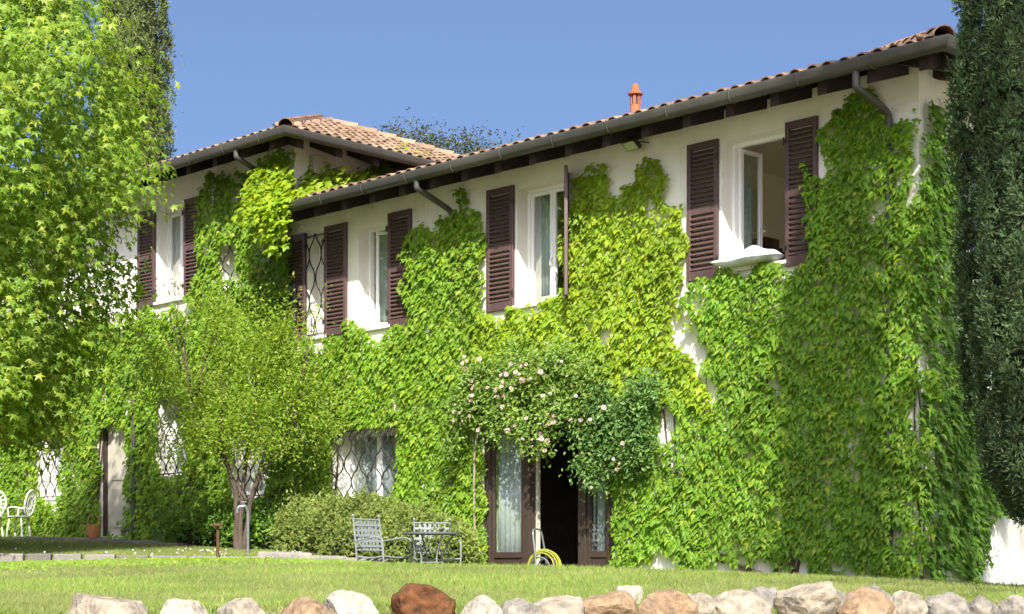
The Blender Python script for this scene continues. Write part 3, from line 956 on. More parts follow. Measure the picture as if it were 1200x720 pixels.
c2 = MB(); c2.lathe([(.045, zc + .2), (.045, zc + .54)], 12, cx, cyy)
hb(c2, 'chimney_flue', M['iron'], wing, roofW, True)

# ---- fittings on the walls
def at_house(name, x, y, z, label, cat, group=None, rz=0.0):
    return empty(name, hw(x, y, z), HA + rz, label, cat, group)
fl = at_house('floodlight', -3.95, -.02, 5.56, 'small black floodlight hung below the eave above the green vine', 'lamp')
b = MB(); b.box(-.11, .11, -.03, .03, -.08, .08)
hd = b.build('housing', M['iron'], fl, loc=(0, -.20, .02), rot=(R(55), 0, 0)); bevel(hd, .008)
b = MB(); b.box(-.09, .09, -.036, -.031, -.062, .062)
b.build('lens', M['lamp_glass'], fl, loc=(0, -.20, .02), rot=(R(55), 0, 0))
b = MB(); b.tube([(-.10, .02, .06), (-.12, -.14, .04), (-.118, -.2, .02)], .008, 6); b.tube([(.10, .02, .06), (.12, -.14, .04), (.118, -.2, .02)], .008, 6)
b.build('bracket', M['iron'], fl)
bx = at_house('alarm_box', BX, .42, 6.62, 'small cream alarm box under the eave of the taller block', 'box')
b = MB(); b.box(.0, .14, -.14, .14, -.13, .16)
bevel(b.build('cover', M['box'], bx), .012)
b = MB(); b.box(.01, .13, -.10, .10, -.175, -.132)
b.build('beacon', M['terracotta'], bx)

# ------------------------------------------------------------------ vines on the walls
def vine_points(polys, holes, dens, rag=.16):
    """random wall points inside ragged outlines; returns x, z and how deep inside the mass they lie"""
    xs = [p[0] for q in polys for p in q]; zs = [p[1] for q in polys for p in q]
    x0, x1, z0, z1 = min(xs) - .2, max(xs) + .2, min(zs) - .2, max(zs) + .2
    n = int((x1 - x0) * (z1 - z0) * dens)
    px = rng.uniform(x0, x1, n); pz = rng.uniform(z0, z1, n)
    Q = np.c_[px, pz, 0 * px]
    jx = px + wob(Q, 3.2, 1) * rag + rng.normal(0, .03, n); jz = pz + wob(Q, 3.0, 2) * rag + rng.normal(0, .03, n)
    keep = np.zeros(n, bool)
    for q in polys:
        keep |= inside(jx, jz, q)
    for q in holes:
        k_ = .35 if len(q) == 4 and abs(q[0][1] - q[1][1]) < 1e-6 else .8      # windows cut clean, bare patches ragged
        keep &= ~inside(px + (jx - px) * k_, pz + (jz - pz) * k_, q)
    keep &= ~((wob(Q, 5.0, 7) > .85) & (rng.random(n) < .7))
    return px[keep], pz[keep]

def rect(w_, g=.0, top=None):
    return [(w_[0] - g, w_[2] - g), (w_[1] + g, w_[2] - g), (w_[1] + g, w_[3] + g), (w_[0] - g, w_[3] + g)]

def vine_leaves(px, pz, depth, seed=0, base=.03, axis='front', xw=0.0):
    """leaf positions and directions on the front (y=0) or the end wall (x=xw); clumps stand proud and overlap like shingles"""
    n = len(px)
    Q = np.c_[px, pz, 0 * px]
    b = .62 + .38 * np.clip(wob(Q, 1.7, 3 + seed) * .5 + wob(Q, 5.5, 5 + seed) * .8, -1, 1)
    lay = rng.uniform(0, 1, n) ** .6
    d = base + depth * b * lay + rng.uniform(0, .03, n)
    if axis == 'front':
        P = np.c_[px, -d, pz]; O = np.array([0, -1.0, 0]); A = np.array([1.0, 0, 0])
    else:
        P = np.c_[xw + d, px, pz]; O = np.array([1.0, 0, 0]); A = np.array([0, 1.0, 0])
    el = rng.normal(R(39), R(15), n)
    turn = .22 if axis == 'front' else -.15       # leaves turn to the light
    N = O * np.cos(el)[:, None] + A * turn + np.array([0, 0, 1.0]) * np.sin(el)[:, None] + A * rng.normal(0, .26, n)[:, None]
    T = np.array([0, 0, -1.0]) + A * rng.normal(0, .28, n)[:, None] + O * rng.uniform(.1, .6, n)[:, None]
    return P, T, N

def vine(name, x, z, label, parts, leaf_n=0, leaf_m=None, sizes=(.058, .098), extra=None, group=None):
    """parts: list of (material, px, pz, depth, seed[, axis])"""
    root = at_house(name, x, -.1, z, label, 'vine', group)
    o = np.array([x, -.1, z])
    first = True
    for p in parts:
        P, T, N = vine_leaves(p[1], p[2], p[3], p[4], *( [.03] + list(p[5:]) if len(p) > 5 else []))
        S = rng.uniform(*sizes, len(P)) * (.6 + .75 * rng.random(len(P)))
        if leaf_n and first:
            dep = -P[:, 1]
            pick = np.argsort(-(dep + (S > .1) * .2 + rng.random(len(P)) * .15))[:leaf_n]
            leaf_objects(LOBED, P[pick] - o, T[pick], N[pick], S[pick] * 1.1, p[0], root)
            first = False
        V, F = emit(P - o, T, N, S, KITE)
        tag(np_mesh('foliage', V, F, p[0], root), kind='stuff')
    return root, o

def stems(root, o, starts, m, zmax, spread=.5, n=4, r=.03, yoff=-.05):
    """woody stems climbing from the ground, each forking a few times"""
    for (x, z) in starts:
        for k in range(n):
            s = MB(); pts = []; x_, z_ = x, z
            dx = random.uniform(-spread, spread)
            H = random.uniform(.55, 1.0) * zmax
            for j in range(15):
                t = j / 14
                pts.append((x_ + dx * t ** .8 * H * .4 + .07 * math.sin(5 * t + k * 2) - o[0], yoff - .02 * math.sin(7 * t + k) - o[1], z_ + H * t - o[2]))
            s.tube(pts, [r * (1 - .8 * j / 14) * random.uniform(.9, 1.1) for j in range(15)], 6)
            s.build('stem', m, root, True)

DENS = 1250
SHL = lambda x0, x1, z0=3.77, z1=5.49: [(x0, z0), (x1, z0), (x1, z1), (x0, z1)]
# right-hand vine: from the open bedroom window to the corner, and everything under the two right windows
polyA = [(-1.40, 3.90), (-1.36, 4.85), (-1.24, 5.14), (-1.10, 5.42), (-.95, 5.50), (-.86, 5.42), (-.74, 5.66), (-.55, 5.55), (-.40, 5.36), (-.16, 5.28), (.06, 5.1), (.08, 4.2), (.12, 3.4), (.14, .15),
         (-1.6, .28), (-2.2, .45), (-2.8, .32), (-3.9, .42), (-4.40, .05), (-4.46, 1.9), (-4.3, 2.4), (-3.4, 2.5), (-3.02, 2.2), (-2.66, 2.35), (-2.88, 2.95), (-3.15, 3.40), (-3.0, 3.86), (-2.65, 3.90), (-1.77, 3.90)]
polyB = [(-5.16, 3.80), (-5.16, 5.28), (-4.9, 5.40), (-4.62, 5.42), (-4.48, 5.30), (-4.44, 5.08), (-4.18, 4.98), (-3.95, 5.12), (-3.75, 5.30), (-3.62, 5.14), (-3.44, 4.96), (-3.27, 4.9), (-3.25, 3.75), (-3.3, 3.45), (-3.25, 3.2), (-3.0, 2.7), (-2.85, 2.3), (-4.3, 1.6), (-4.5, 2.5), (-5.1, 2.55), (-6.0, 2.6), (-6.9, 2.6), (-6.9, 3.82), (-6.2, 3.80), (-5.2, 3.78)]
gaps = [[(-3.26, 3.40), (-3.08, 3.36), (-2.98, 3.15), (-3.12, 3.08)], [(-2.98, 2.98), (-2.84, 2.92), (-2.66, 2.45), (-2.74, 2.30), (-2.88, 2.62)], [(-1.9, .0), (-1.5, .0), (-1.6, .3), (-1.85, .34)], [(-4.0, .0), (-3.5, .0), (-3.55, .40), (-3.9, .36)], [(-2.7, .0), (-2.2, .0), (-2.3, .36), (-2.6, .3)], [(-6.4, 3.05), (-5.9, 3.08), (-5.95, 3.25), (-6.35, 3.2)],
        [(-4.6, 3.2), (-4.4, 3.2), (-4.42, 3.4), (-4.6, 3.35)], [(-3.7, 1.9), (-3.4, 1.85), (-3.35, 2.3), (-3.6, 2.3)]]
holesW = [rect(W1, .0), SHL(-3.2, -2.7), SHL(-1.80, -1.42), rect(W2, .0), SHL(-6.75, -6.2), rect(W3, .0), rect(W4, .0), SHL(-8.85, -8.38), SHL(-10.3, -9.74), SHL(-11.3, -10.7), rect((DR[0] + .06, DR[1] - .05, DR[2], DR[3]), 0), rect((WL[0], WL[1], 1.0, 2.3), .04)]
ax, az = vine_points([polyA], holesW + gaps, DENS)
bx_, bz_ = vine_points([polyB], holesW + gaps, DENS)
rootA, oA = vine('climbing_vine', -1.3, .02, 'green climbing vine covering the wall between the open window and the house corner', [(M['vine_green'], ax, az, .115, 0)], 260)
stems(rootA, oA, [(-1.6, 0), (-3.2, 0)], M['dark_bark'], 4.2, .5, 4, .018, -.03)
# bare stems low on the wall
for x0, x1, z1 in ((-1.9, -3.6, .55), (-1.85, -2.9, .40), (-2.0, -1.2, .6)):
    s = MB(); s.tube([(x0 + (x1 - x0) * t - oA[0], -.06 - oA[1], .02 + z1 * math.sin(t * 1.6) + .05 * math.sin(9 * t) - oA[2]) for t in np.linspace(0, 1, 14)], [.028 - .02 * t for t in np.linspace(0, 1, 14)], 6)
    s.build('stem', M['dark_bark'], rootA, True)
rootB, oB = vine('climbing_vine', -4.1, .02, 'bright yellow-green climbing vine between the closed tall window and the open window', [(M['vine_sun'], bx_, bz_, .12, 1)], 120)
stems(rootB, oB, [(-4.1, 0)], M['dark_bark'], 4.6, .3, 3, .024)
# the mass that turns the corner onto the end wall
sx_, sz_ = vine_points([[(-.10, 5.0), (.10, 5.3), (.3, 5.45), (.55, 5.40), (.7, 5.2), (.8, 4.2), (.8, 2.6), (1.2, 2.0), (1.75, 1.5), (1.8, .95), (1.35, .75), (1.2, .12), (-.06, .05)]], [], 1150)
rootS, oS = vine('climbing_vine', .0, .02, 'dark green vine hanging on the end wall round the house corner beside the cypress', [(M['vine_shade'], sx_, sz_, .26, 2, 'side', 0.0)])
stems(rootS, oS, [(.05, 0)], M['dark_bark'], 4.2, .02, 2, .014)
# vine between the middle windows, over the lower grille
polyC = [(-8.36, 3.80), (-8.34, 4.9), (-8.25, 5.14), (-8.0, 5.2), (-7.75, 5.18), (-7.5, 5.26), (-7.24, 5.42), (-7.0, 5.25), (-6.82, 5.0), (-6.77, 3.75), (-6.85, 3.0), (-6.6, 2.5), (-6.68, .02), (-11.3, .45), (-11.3, 3.80), (-10.3, 3.80), (-9.4, 3.82)]
cx_, cz_ = vine_points([polyC], holesW + gaps, DENS)
rootC, oC = vine('climbing_vine', -7.6, .02, 'green climbing vine over the arched iron grille and between the middle windows', [(M['vine'], cx_, cz_, .125, 3)], 200)
stems(rootC, oC, [(-7.4, 0), (-10.3, .4)], M['dark_bark'], 4.4, .6, 3, .024)
# vine on the taller block
polyD = [(-13.74, 4.5), (-13.72, 6.50), (-13.45, 6.72), (-13.0, 6.74), (-12.3, 6.70), (-11.6, 6.68), (-11.1, 6.72), (-11.04, 6.3), (-11.02, 3.6), (-11.2, .5), (-22.6, .8), (-22.6, 4.6), (-17.2, 4.75), (-15.6, 4.70), (-15.0, 4.76)]
holesB = [rect(W5, .0), SHL(-15.5, -14.9, 4.8, 6.5), SHL(-14.08, -13.62, 4.9, 6.5), rect((W6[0] + .1, W6[1] - .08, W6[2] + .05, W6[3] - .1), 0), rect((WG[0] - .05, WG[1] + .05, WG[2], WG[3] - .05), .03), rect((DL[0] + .05, DL[1] - .18, DL[2], DL[3] - .15), .0), rect(WM, .02), rect(WN, .03)]
dx_, dz_ = vine_points([polyD], holesB, 1000)
rootD, oD = vine('climbing_vine', -13.3, .62, 'green climbing vine covering the taller block round its front door and small grilles', [(M['vine'], dx_, dz_, .17, 4)], 220)
stems(rootD, oD, [(-13.3, .6), (-16.95, .8), (-15.3, .8), (-11.4, .5)], M['dark_bark'], 4.6, .5, 3, .024)
# its yellow end spilling over the gutter and along the wing roof
n = 2600
t = rng.random(n)
rx = -11.35 + 1.15 * t + rng.normal(0, .10, n)
rz_ = 6.55 - 1.05 * t ** .8 + rng.normal(0, .16, n) - (rng.random(n) < .18) * rng.uniform(0, .4, n)
ry = -.25 - .75 * np.clip((6.6 - rz_), 0, 1.0) + rng.normal(0, .10, n)
P1 = np.c_[rx, ry, rz_]
n2 = 1500
yy = rng.uniform(.0, 2.6, n2)
P2 = np.c_[-11.0 + np.abs(rng.normal(0, .16, n2)), yy, 5.86 + (yy + .68) * math.tan(PW) + np.abs(rng.normal(0, .13 + .05 * np.sin(yy * 4), n2))]
P3 = np.c_[rng.uniform(-11.0, -9.6, 700), rng.uniform(-.75, -.1, 700), np.zeros(700)]
P3[:, 2] = ZE + .10 + (P3[:, 1] + .68) * math.tan(PW) + np.abs(rng.normal(0, .05, 700))
P3 = P3[rng.random(700) < (1 - (P3[:, 0] + 11) / 1.5)]
P = np.r_[P1, P2, P3]
el = rng.normal(R(52), R(18), len(P))
N = np.c_[rng.normal(.1, .3, len(P)), -np.cos(el), np.sin(el)]
T = np.c_[rng.normal(.25, .4, len(P)), -rng.uniform(.2, .8, len(P)), -np.ones(len(P))]
V, F = emit(P - oD, T, N, rng.uniform(.08, .14, len(P)), LOBED)
tag(np_mesh('foliage', V, F, M['vine_sun'], rootD), kind='stuff')

# ------------------------------------------------------------------ trees
def limb(p0, p1, r0, r1, sag=.0, n=8, jit=.05):
    p0 = Vector(p0); p1 = Vector(p1)
    pts = []
    L = (p1 - p0).length
    for k in range(n + 1):
        t = k / n
        p = p0.lerp(p1, t) + Vector((random.gauss(0, jit), random.gauss(0, jit), 0)) * L * .25 * (t if t < 1 else .5) + Vector((0, 0, sag * math.sin(math.pi * t)))
        pts.append(tuple(p))
    return pts, [r0 + (r1 - r0) * (k / n) for k in range(n + 1)]

# sweetgum at the left
TG = (-7.55, 20.7)
gz = UZ(*TG)
gum = empty('sweetgum_tree', (*TG, gz), 0, 'bright green sweetgum tree with star-shaped leaves hiding the left of the house', 'tree')
s = MB(); pts, rd = limb((0, 0, -.1), (.1, .1, 7.2), .20, .03, n=14, jit=.01); s.tube(pts, rd, 12)
s.build('trunk', M['bark'], gum, True)
NC = 6000
tt = rng.random(NC)
zc_ = 1.6 + 6.4 * tt
prof = np.interp(zc_, [1.8, 2.6, 3.2, 4.2, 5.2, 6.0, 6.6, 7.2, 7.6, 8.05], [1.9, 2.3, 2.5, 2.55, 2.8, 2.8, 2.6, 2.3, 1.7, .4])
an = rng.uniform(0, 2 * math.pi, NC)
rr = prof * (.45 + .6 * rng.random(NC) ** .45)
D = np.c_[np.cos(an), np.sin(an), zc_ * .35]
lob = 1 + .13 * wob(D, 1.35, 4) + .10 * wob(D, 3.2, 6)
rr = rr * lob
CC = np.c_[np.cos(an) * rr, np.sin(an) * rr, zc_]
# gaps where the sky shows through
gap = (wob(CC, .55, 2) > .75) & (zc_ > 6.2)
CC = CC[~gap]
for k in range(26):
    j = rng.integers(len(CC)); c = CC[j] * np.array([.8, .8, 1])
    b = MB(); p, r_ = limb((0.05, .05, max(1.6, c[2] - 1.3)), tuple(c), .055, .012, .15)
    b.tube(p, r_, 7); b.build('branch', M['bark'], gum, True)
per = 9
P = np.repeat(CC, per, 0) + rng.normal(0, .14, (len(CC) * per, 3)) * np.array([1, 1, 1.5])
out = unit(np.repeat(CC * np.array([1, 1, 0]), per, 0))
n = len(P)
T = out * rng.uniform(.3, 1.0, n)[:, None] + np.c_[rng.normal(0, .4, n), rng.normal(0, .4, n), -rng.uniform(.2, 1.1, n)]
N = out * .8 + np.c_[rng.normal(0, .42, n), rng.normal(-.25, .42, n), rng.uniform(.1, 1.0, n)]
S = rng.uniform(.08, .155, n)
near = np.argsort(P @ np.array([-.75, 1.0, .0]))
near = near[(P[near, 2] < 7.0)][:2600:9]
leaf_objects(STAR, P[near] + np.array([.03, -.06, 0]), T[near], N[near], S[near] * 1.1, M['gum'], gum)
V, F = emit(P, T, N, S, STAR)
tag(np_mesh('crown', V, F, M['gum'], gum), kind='stuff')

def cypress(x, y, z, H, rad, m, label, n_cl, spray, per=14, dense_to=None, group=None, base=.7, lean=0.0, bulge=None):
    """columnar cypress: a solid dark core added to block light and flame-shaped clumps of small sprays"""
    root = empty('cypress_tree', (x, y, z), 0, label, 'tree', group)
    s = MB(); s.tube([(0, 0, -.15), (0, 0, .08), (0, 0, .35), (0, 0, base + .6), (0, 0, H * .8)], [.30, .19, .15, .13, .03], 12)
    s.build('trunk', M['bark'], root, True)
    prof = bulge or (lambda t: np.interp(t, [0, .03, .1, .25, .5, .75, .92, 1], [.35, .75, .95, 1.0, .93, .7, .38, .04]))
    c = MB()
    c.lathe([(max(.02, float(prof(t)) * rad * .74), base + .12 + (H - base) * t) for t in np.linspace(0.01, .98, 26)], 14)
    c.build('shade_core', M['core'], root, True)
    u = rng.random(n_cl)
    if dense_to:
        u = np.where(rng.random(n_cl) < .8, u * (dense_to - base) / (H - base), u)
    zc = base + (H - base) * u
    an = rng.uniform(0, 2 * math.pi, n_cl)
    q = np.c_[np.cos(an) * 2.2, np.sin(an) * 2.2, zc * .55]
    r_ = rad * prof(u) * (.86 + .13 * wob(q, 1.3, 1) + .09 * wob(q * np.array([1, 1, .8]), 3.4, 4) + .06 * rng.random(n_cl))
    C = np.c_[np.cos(an) * r_, np.sin(an) * r_, zc]
    O = np.c_[np.cos(an), np.sin(an), 0 * an]
    P = np.repeat(C, per, 0); O = np.repeat(O, per, 0)
    n = len(P)
    k_ = max(1.0, spray[1] / .07)
    off = unit(rng.normal(0, 1, (n, 3)) + O * .7 + np.array([0, 0, .5]))
    P = P + off * (rng.uniform(.005, .05, n) * k_)[:, None] * np.array([1, 1, 1.5])
    T = off + O * .25 + np.array([0, 0, .45]) + rng.normal(0, .25, (n, 3))
    N = O + rng.normal(0, .6, (n, 3))
    V, F = emit(P, T, N, rng.uniform(*spray, n), NEEDLE)
    tag(np_mesh('crown', V, F, m, root), kind='stuff')
    return root
zq = float(G(3.95, 12.0)[0])
cypress(3.95, 12.0, zq, 12.5, .665, M['cypress'], 'tall dark blue-green cypress standing on the lawn before the house corner', 9500, (.026, .058), 27, dense_to=5.2, base=.52)
cypress(-8.75, 38, -.3, 17.5, 1.05, M['cypress_sun'], 'tall olive-green cypress rising behind the sweetgum tree', 5200, (.07, .15), 15, base=.6)
# conifers to the left of the view, mirrored in the panes
for x, y, h in ((-19, 14.5, 13), (-20.5, 19.5, 12), (-21, 25, 14)):
    cypress(x, y, -.6, h, 1.5, M['cypress'], 'conifer in the row beyond the left end of the lawn', 700, (.25, .45), 12, group='conifers beyond the lawn')

def broad_tree(name, x, y, z, H, crown, rad, m, label, n_cl, size, per=9, seed=0, trunk=.25, group=None):
    root = empty(name, (x, y, z), 0, label, 'tree', group)
    c0 = np.array(crown)
    s = MB(); p, r_ = limb((0, 0, -.2), (c0[0] * .8, c0[1] * .8, c0[2] + rad[2] * .5), trunk, trunk * .18, n=12, jit=.015); s.tube(p, r_, 10)
    s.build('trunk', M['bark'], root, True)
    d = unit(rng.normal(0, 1, (n_cl, 3)))
    C = c0 + d * np.array(rad) * ((.35 + .65 * rng.random(n_cl) ** .5) * (1 + .25 * wob(d * 1.6, 1.5, seed)))[:, None]
    C = C[wob(C, 3.0 / max(rad), seed + 1) < .75]
    for k in range(18):
        j = rng.integers(len(C)); c = C[j]
        b = MB(); p, r_ = limb((c0[0] * .4, c0[1] * .4, min(c[2] - .4, c0[2] - rad[2] * .35)), tuple(c), trunk * .3, trunk * .05, .1); b.tube(p, r_, 6); b.build('branch', M['bark'], root, True)
    P = np.repeat(C, per, 0); n = len(P)
    P = P + rng.normal(0, size * 1.6, (n, 3))
    T = rng.normal(0, 1, (n, 3)) + np.array([0, 0, -.3]); N = rng.normal(0, .7, (n, 3)) + np.array([0, 0, .6])
    V, F = emit(P, T, N, rng.uniform(.7, 1.3, n) * size, OVATE)
    tag(np_mesh('crown', V, F, m, root), kind='stuff')
    return root
broad_tree('broadleaf_tree', -2.55, 46, -.5, 13, (0, 0, 11.5), (2.4, 2.2, 1.35), M['far_leaf'], 'dark leafy tree top showing behind the roofs', 1900, .095, 15, 2)
# big trees behind the photographer on the right: they shade the house corner
broad_tree('shade_tree', 6.3, 1.5, -1.4, 20, (0, 0, 15.2), (3.2, 3.0, 6.6), M['far_leaf'], 'tall broad tree on the lower ground to the right', 560, .30, 8, 5, .4)

# small feathery tree before the wall
TS = (-3.95, 24.2); ts = UZ(*TS)
sm = empty('small_tree', (*TS, ts), 0, 'small light green feathery tree with several crooked trunks before the vine wall', 'tree')
forks = []
for k, (dx, dy, h_) in enumerate(((-.35, .0, 1.7), (.10, .15, 1.8), (.38, -.05, 1.6), (-.75, .1, 2.2), (.75, .0, 1.9))):
    s = MB()
    b0 = (.05 * (k - 2), 0, -.05 if k < 3 else .75)
    mid = (dx * .25 + random.gauss(0, .04), dy * .3, h_ * .5)
    top = (dx, dy, h_)
    p1, r1 = limb(b0, mid, .045 if k < 3 else .026, .034 if k < 3 else .020, n=5, jit=.05); p2, r2 = limb(mid, top, r1[-1], .026, n=6, jit=.08)
    s.tube(p1 + p2[1:], r1 + r2[1:], 9); s.build('trunk', M['bark'], sm, True)
    forks.append(top)
NS = 1500
masses = [(-.75, 0, 2.15, .75, .6, .62, 260), (.1, 0, 2.75, .85, .7, .75, 330), (-.35, .1, 3.25, .6, .5, .55, 170), (.72, 0, 2.3, .7, .55, .6, 230), (.55, -.1, 3.1, .45, .4, .45, 90), (-1.15, 0, 2.7, .45, .4, .5, 110), (1.1, 0, 1.85, .5, .4, .4, 100), (-.9, -.1, 1.5, .6, .4, .35, 130), (.35, -.25, 1.55, .55, .3, .3, 90), (-.3, -.3, 1.6, .5, .3, .3, 90), (.0, -.1, 2.0, .6, .5, .45, 120)]
C = []
for (mx_, my_, mz_, ra, rb, rc, k) in masses:
    d = unit(rng.normal(0, 1, (k, 3)))
    C.append(np.array([mx_, my_, mz_]) + d * np.array([ra, rb, rc]) * (rng.random(k) ** .5 * (1 + .4 * wob(d * 2.2 + mx_, 1.6, 3)))[:, None])
C = np.concatenate(C)
C = C[(C[:, 2] > 1.05 - .25 * np.abs(C[:, 0])) & (wob(C, 2.2, 7) < .55)]
ex = np.array([[-1.05, -.1, 3.55], [-1.0, -.1, 3.8], [-.9, -.1, 3.3], [1.02, 0, 3.4], [1.05, 0, 3.15], [1.1, 0, 3.6], [-1.1, 0, 3.1], [1.15, 0, 2.9]])
C = np.r_[C, ex, ex + rng.normal(0, .07, ex.shape)]
for k in range(48):
    c = C[rng.integers(len(C))] if k < 40 else ex[k - 40]
    f = min(forks, key=lambda q: (q[0] - c[0]) ** 2 + (q[1] - c[1]) ** 2 + .3 * (q[2] - c[2]) ** 2)
    b = MB(); p, r_ = limb(f, tuple(c), .018, .004, .06, jit=.12); b.tube(p, r_, 5); b.build('branch', M['bark'], sm, True)
per = 14
P = np.repeat(C, per, 0); n = len(P)
dirn = unit(np.repeat(C - np.array([-.1, 0, 2.0]), per, 0) + rng.normal(0, .5, (n, 3)))
P = P + dirn * rng.uniform(-.22, .26, n)[:, None] + np.c_[0 * dirn[:, :2], rng.uniform(-.1, .2, n)] + rng.normal(0, .04, (n, 3))
T = dirn + rng.normal(0, .6, (n, 3)); N = rng.normal(0, .6, (n, 3)) + np.array([0, -.3, .6])
V, F = emit(P, T, N, rng.uniform(.038, .075, n), OVATE)
tag(np_mesh('crown', V, F, M['small_tree'], sm), kind='stuff')

# ------------------------------------------------------------------ shrubs
def shrub(name, loc, rz, mounds, m, label, dens, size, tpl, core=True, up=.4, cat='shrub', clump=6):
    root = empty(name, loc, rz, label, cat)
    Ps, Os = [], []
    for (cx, cy, cz, rx, ry, rz_) in mounds:
        k = int(dens * 4 * math.pi * ((rx * ry) ** 1.6 + (rx * rz_) ** 1.6 + (ry * rz_) ** 1.6) ** (1 / 1.6) / 2.4)
        d = unit(rng.normal(0, 1, (k, 3))); d[:, 2] = np.where(d[:, 2] < -.25, -d[:, 2], d[:, 2])
        q = (1 + .13 * wob(d * 2.2, 1.5, 2) + .10 * wob(d * 6, 1.4, 4) + .04 * rng.normal(0, 1, k)) * np.where(rng.random(k) < .75, rng.uniform(.9, 1.05, k), rng.uniform(.6, .9, k))
        Ps.append(np.array([cx, cy, cz]) + d * np.array([rx, ry, rz_]) * q[:, None]); Os.append(d)
        if core:  # solid dark body added to shade the inside
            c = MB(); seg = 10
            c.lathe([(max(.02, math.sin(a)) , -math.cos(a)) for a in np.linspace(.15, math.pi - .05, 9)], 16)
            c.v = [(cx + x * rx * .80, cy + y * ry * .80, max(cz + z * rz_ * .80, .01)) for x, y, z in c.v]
            c.build('shade_core', M['core'], root, True)
    C = np.concatenate(Ps); O = np.concatenate(Os)
    ok = C[:, 2] > .02
    C, O = C[ok], O[ok]
    P = np.repeat(C, clump, 0); O = np.repeat(O, clump, 0); n = len(P)
    P = P + rng.normal(0, size[1] * .6, (n, 3)); P[:, 2] = np.maximum(P[:, 2], .01)
    T = O + rng.normal(0, .55, (n, 3)) + np.array([0, 0, up]); N = rng.normal(0, .6, (n, 3)) + O * .5 + np.array([0, 0, .4])
    V, F = emit(P, T, N, rng.uniform(*size, n), tpl)
    tag(np_mesh('foliage', V, F, m, root), kind='stuff')
    return root
shrub('juniper_shrub', hw(-8.3, -.85, 0), HA, [(-1.0, .05, .52, .85, .6, .70), (.0, .0, .50, .95, .66, .70), (.85, .0, .46, .80, .6, .58), (1.4, .1, .40, .5, .45, .48)], M['juniper'], 'rounded clipped juniper shrub behind the blue-grey chairs', 300, (.045, .085), SPRAY)
shrub('laurel_shrub', hw(-11.7, -.85, .50), HA, [(-.75, .1, .28, .75, .45, .36), (.25, .05, .32, .75, .5, .40), (.95, -.1, .2, .5, .45, .32)], M['laurel'], 'low leafy laurel shrub under the small feathery tree', 150, (.06, .11), OVATE)

# climbing rose over the garden door
def rose(name, x, z, blobs, m, label, nb, stems_, cat='rose'):
    root = at_house(name, x, -.25, z, label, cat)
    o = np.array([x, -.25, z])
    Cs = []
    for (cx, cy, cz, rx, ry, rz_, k) in blobs:
        d = unit(rng.normal(0, 1, (k, 3)))
        Cs.append(np.array([cx, cy, cz]) + d * np.array([rx, ry, rz_]) * (rng.random(k) ** .45 * (1 + .3 * wob(d * 2, 1.6, 3)))[:, None])
    C = np.concatenate(Cs); per = 7
    P = np.repeat(C, per, 0); n = len(P); P = P + rng.normal(0, .065, (n, 3))
    T = rng.normal(0, 1, (n, 3)) + np.array([0, -.3, -.4]); N = rng.normal(0, .5, (n, 3)) + np.array([0, -.6, .6])
    V, F = emit(P - o, T, N, rng.uniform(.045, .085, n), OVATE)
    tag(np_mesh('foliage', V, F, m, root), kind='stuff')
    for pts, r0 in stems_:
        s = MB(); q = smooth_path(pts); s.tube([tuple(np.array(a) - o) for a in q], [r0 * (1 - .5 * i / len(q)) for i in range(len(q))], 7)
        s.build('stem', M['pale_bark'], root, True)
    # blossoms: cupped rings of petals
    bm = MB()
    for ring, (rad, nn, zt) in enumerate(((1.0, 7, .25), (.7, 6, .55), (.4, 4, .75))):
        for j in range(nn):
            a = 2 * math.pi * (j + ring * .5) / nn
            c, s_ = math.cos(a), math.sin(a); t = .62
            bm.quad((c * .1, s_ * .1, 0), (math.cos(a - t) * rad * .75, math.sin(a - t) * rad * .75, zt * .7), (c * rad, s_ * rad, zt), (math.cos(a + t) * rad * .75, math.sin(a + t) * rad * .75, zt * .7))
    me = bm.mesh('blossom', M['blossom'])
    front = C[C[:, 1] < np.quantile(C[:, 1], .45)]
    seeds = front[rng.integers(len(front), size=max(4, nb // 4))]
    for k in range(nb):
        c = front[rng.integers(len(front))] if k % 3 == 0 else seeds[rng.integers(len(seeds))] + rng.normal(0, .07, 3)
        c = c + np.array([rng.normal(0, .03), -.08, rng.normal(0, .03)])
        ob = link('blossom', me, root, tuple(c - o), (R(random.uniform(40, 95)), 0, R(random.uniform(-40, 60))))
        s_ = random.uniform(.022, .040); ob.scale = (s_, s_, s_)
    return root
def sprays(n, x0, x1, z0, z1, y=-.45, L=(.35, .8)):
    """loose shoots arching out of the mass"""
    out = []
    for k in range(n):
        x = random.uniform(x0, x1); z = random.uniform(z0, z1); l = random.uniform(*L); a = random.uniform(-2.6, -.5) if random.random() < .6 else random.uniform(.2, 2.9)
        for j in range(5):
            t = j / 4
            out.append((x + math.cos(a) * l * t, y - .12 * t, z + math.sin(a) * l * t - .12 * t * t, .07, .07, .07, 5))
    return out
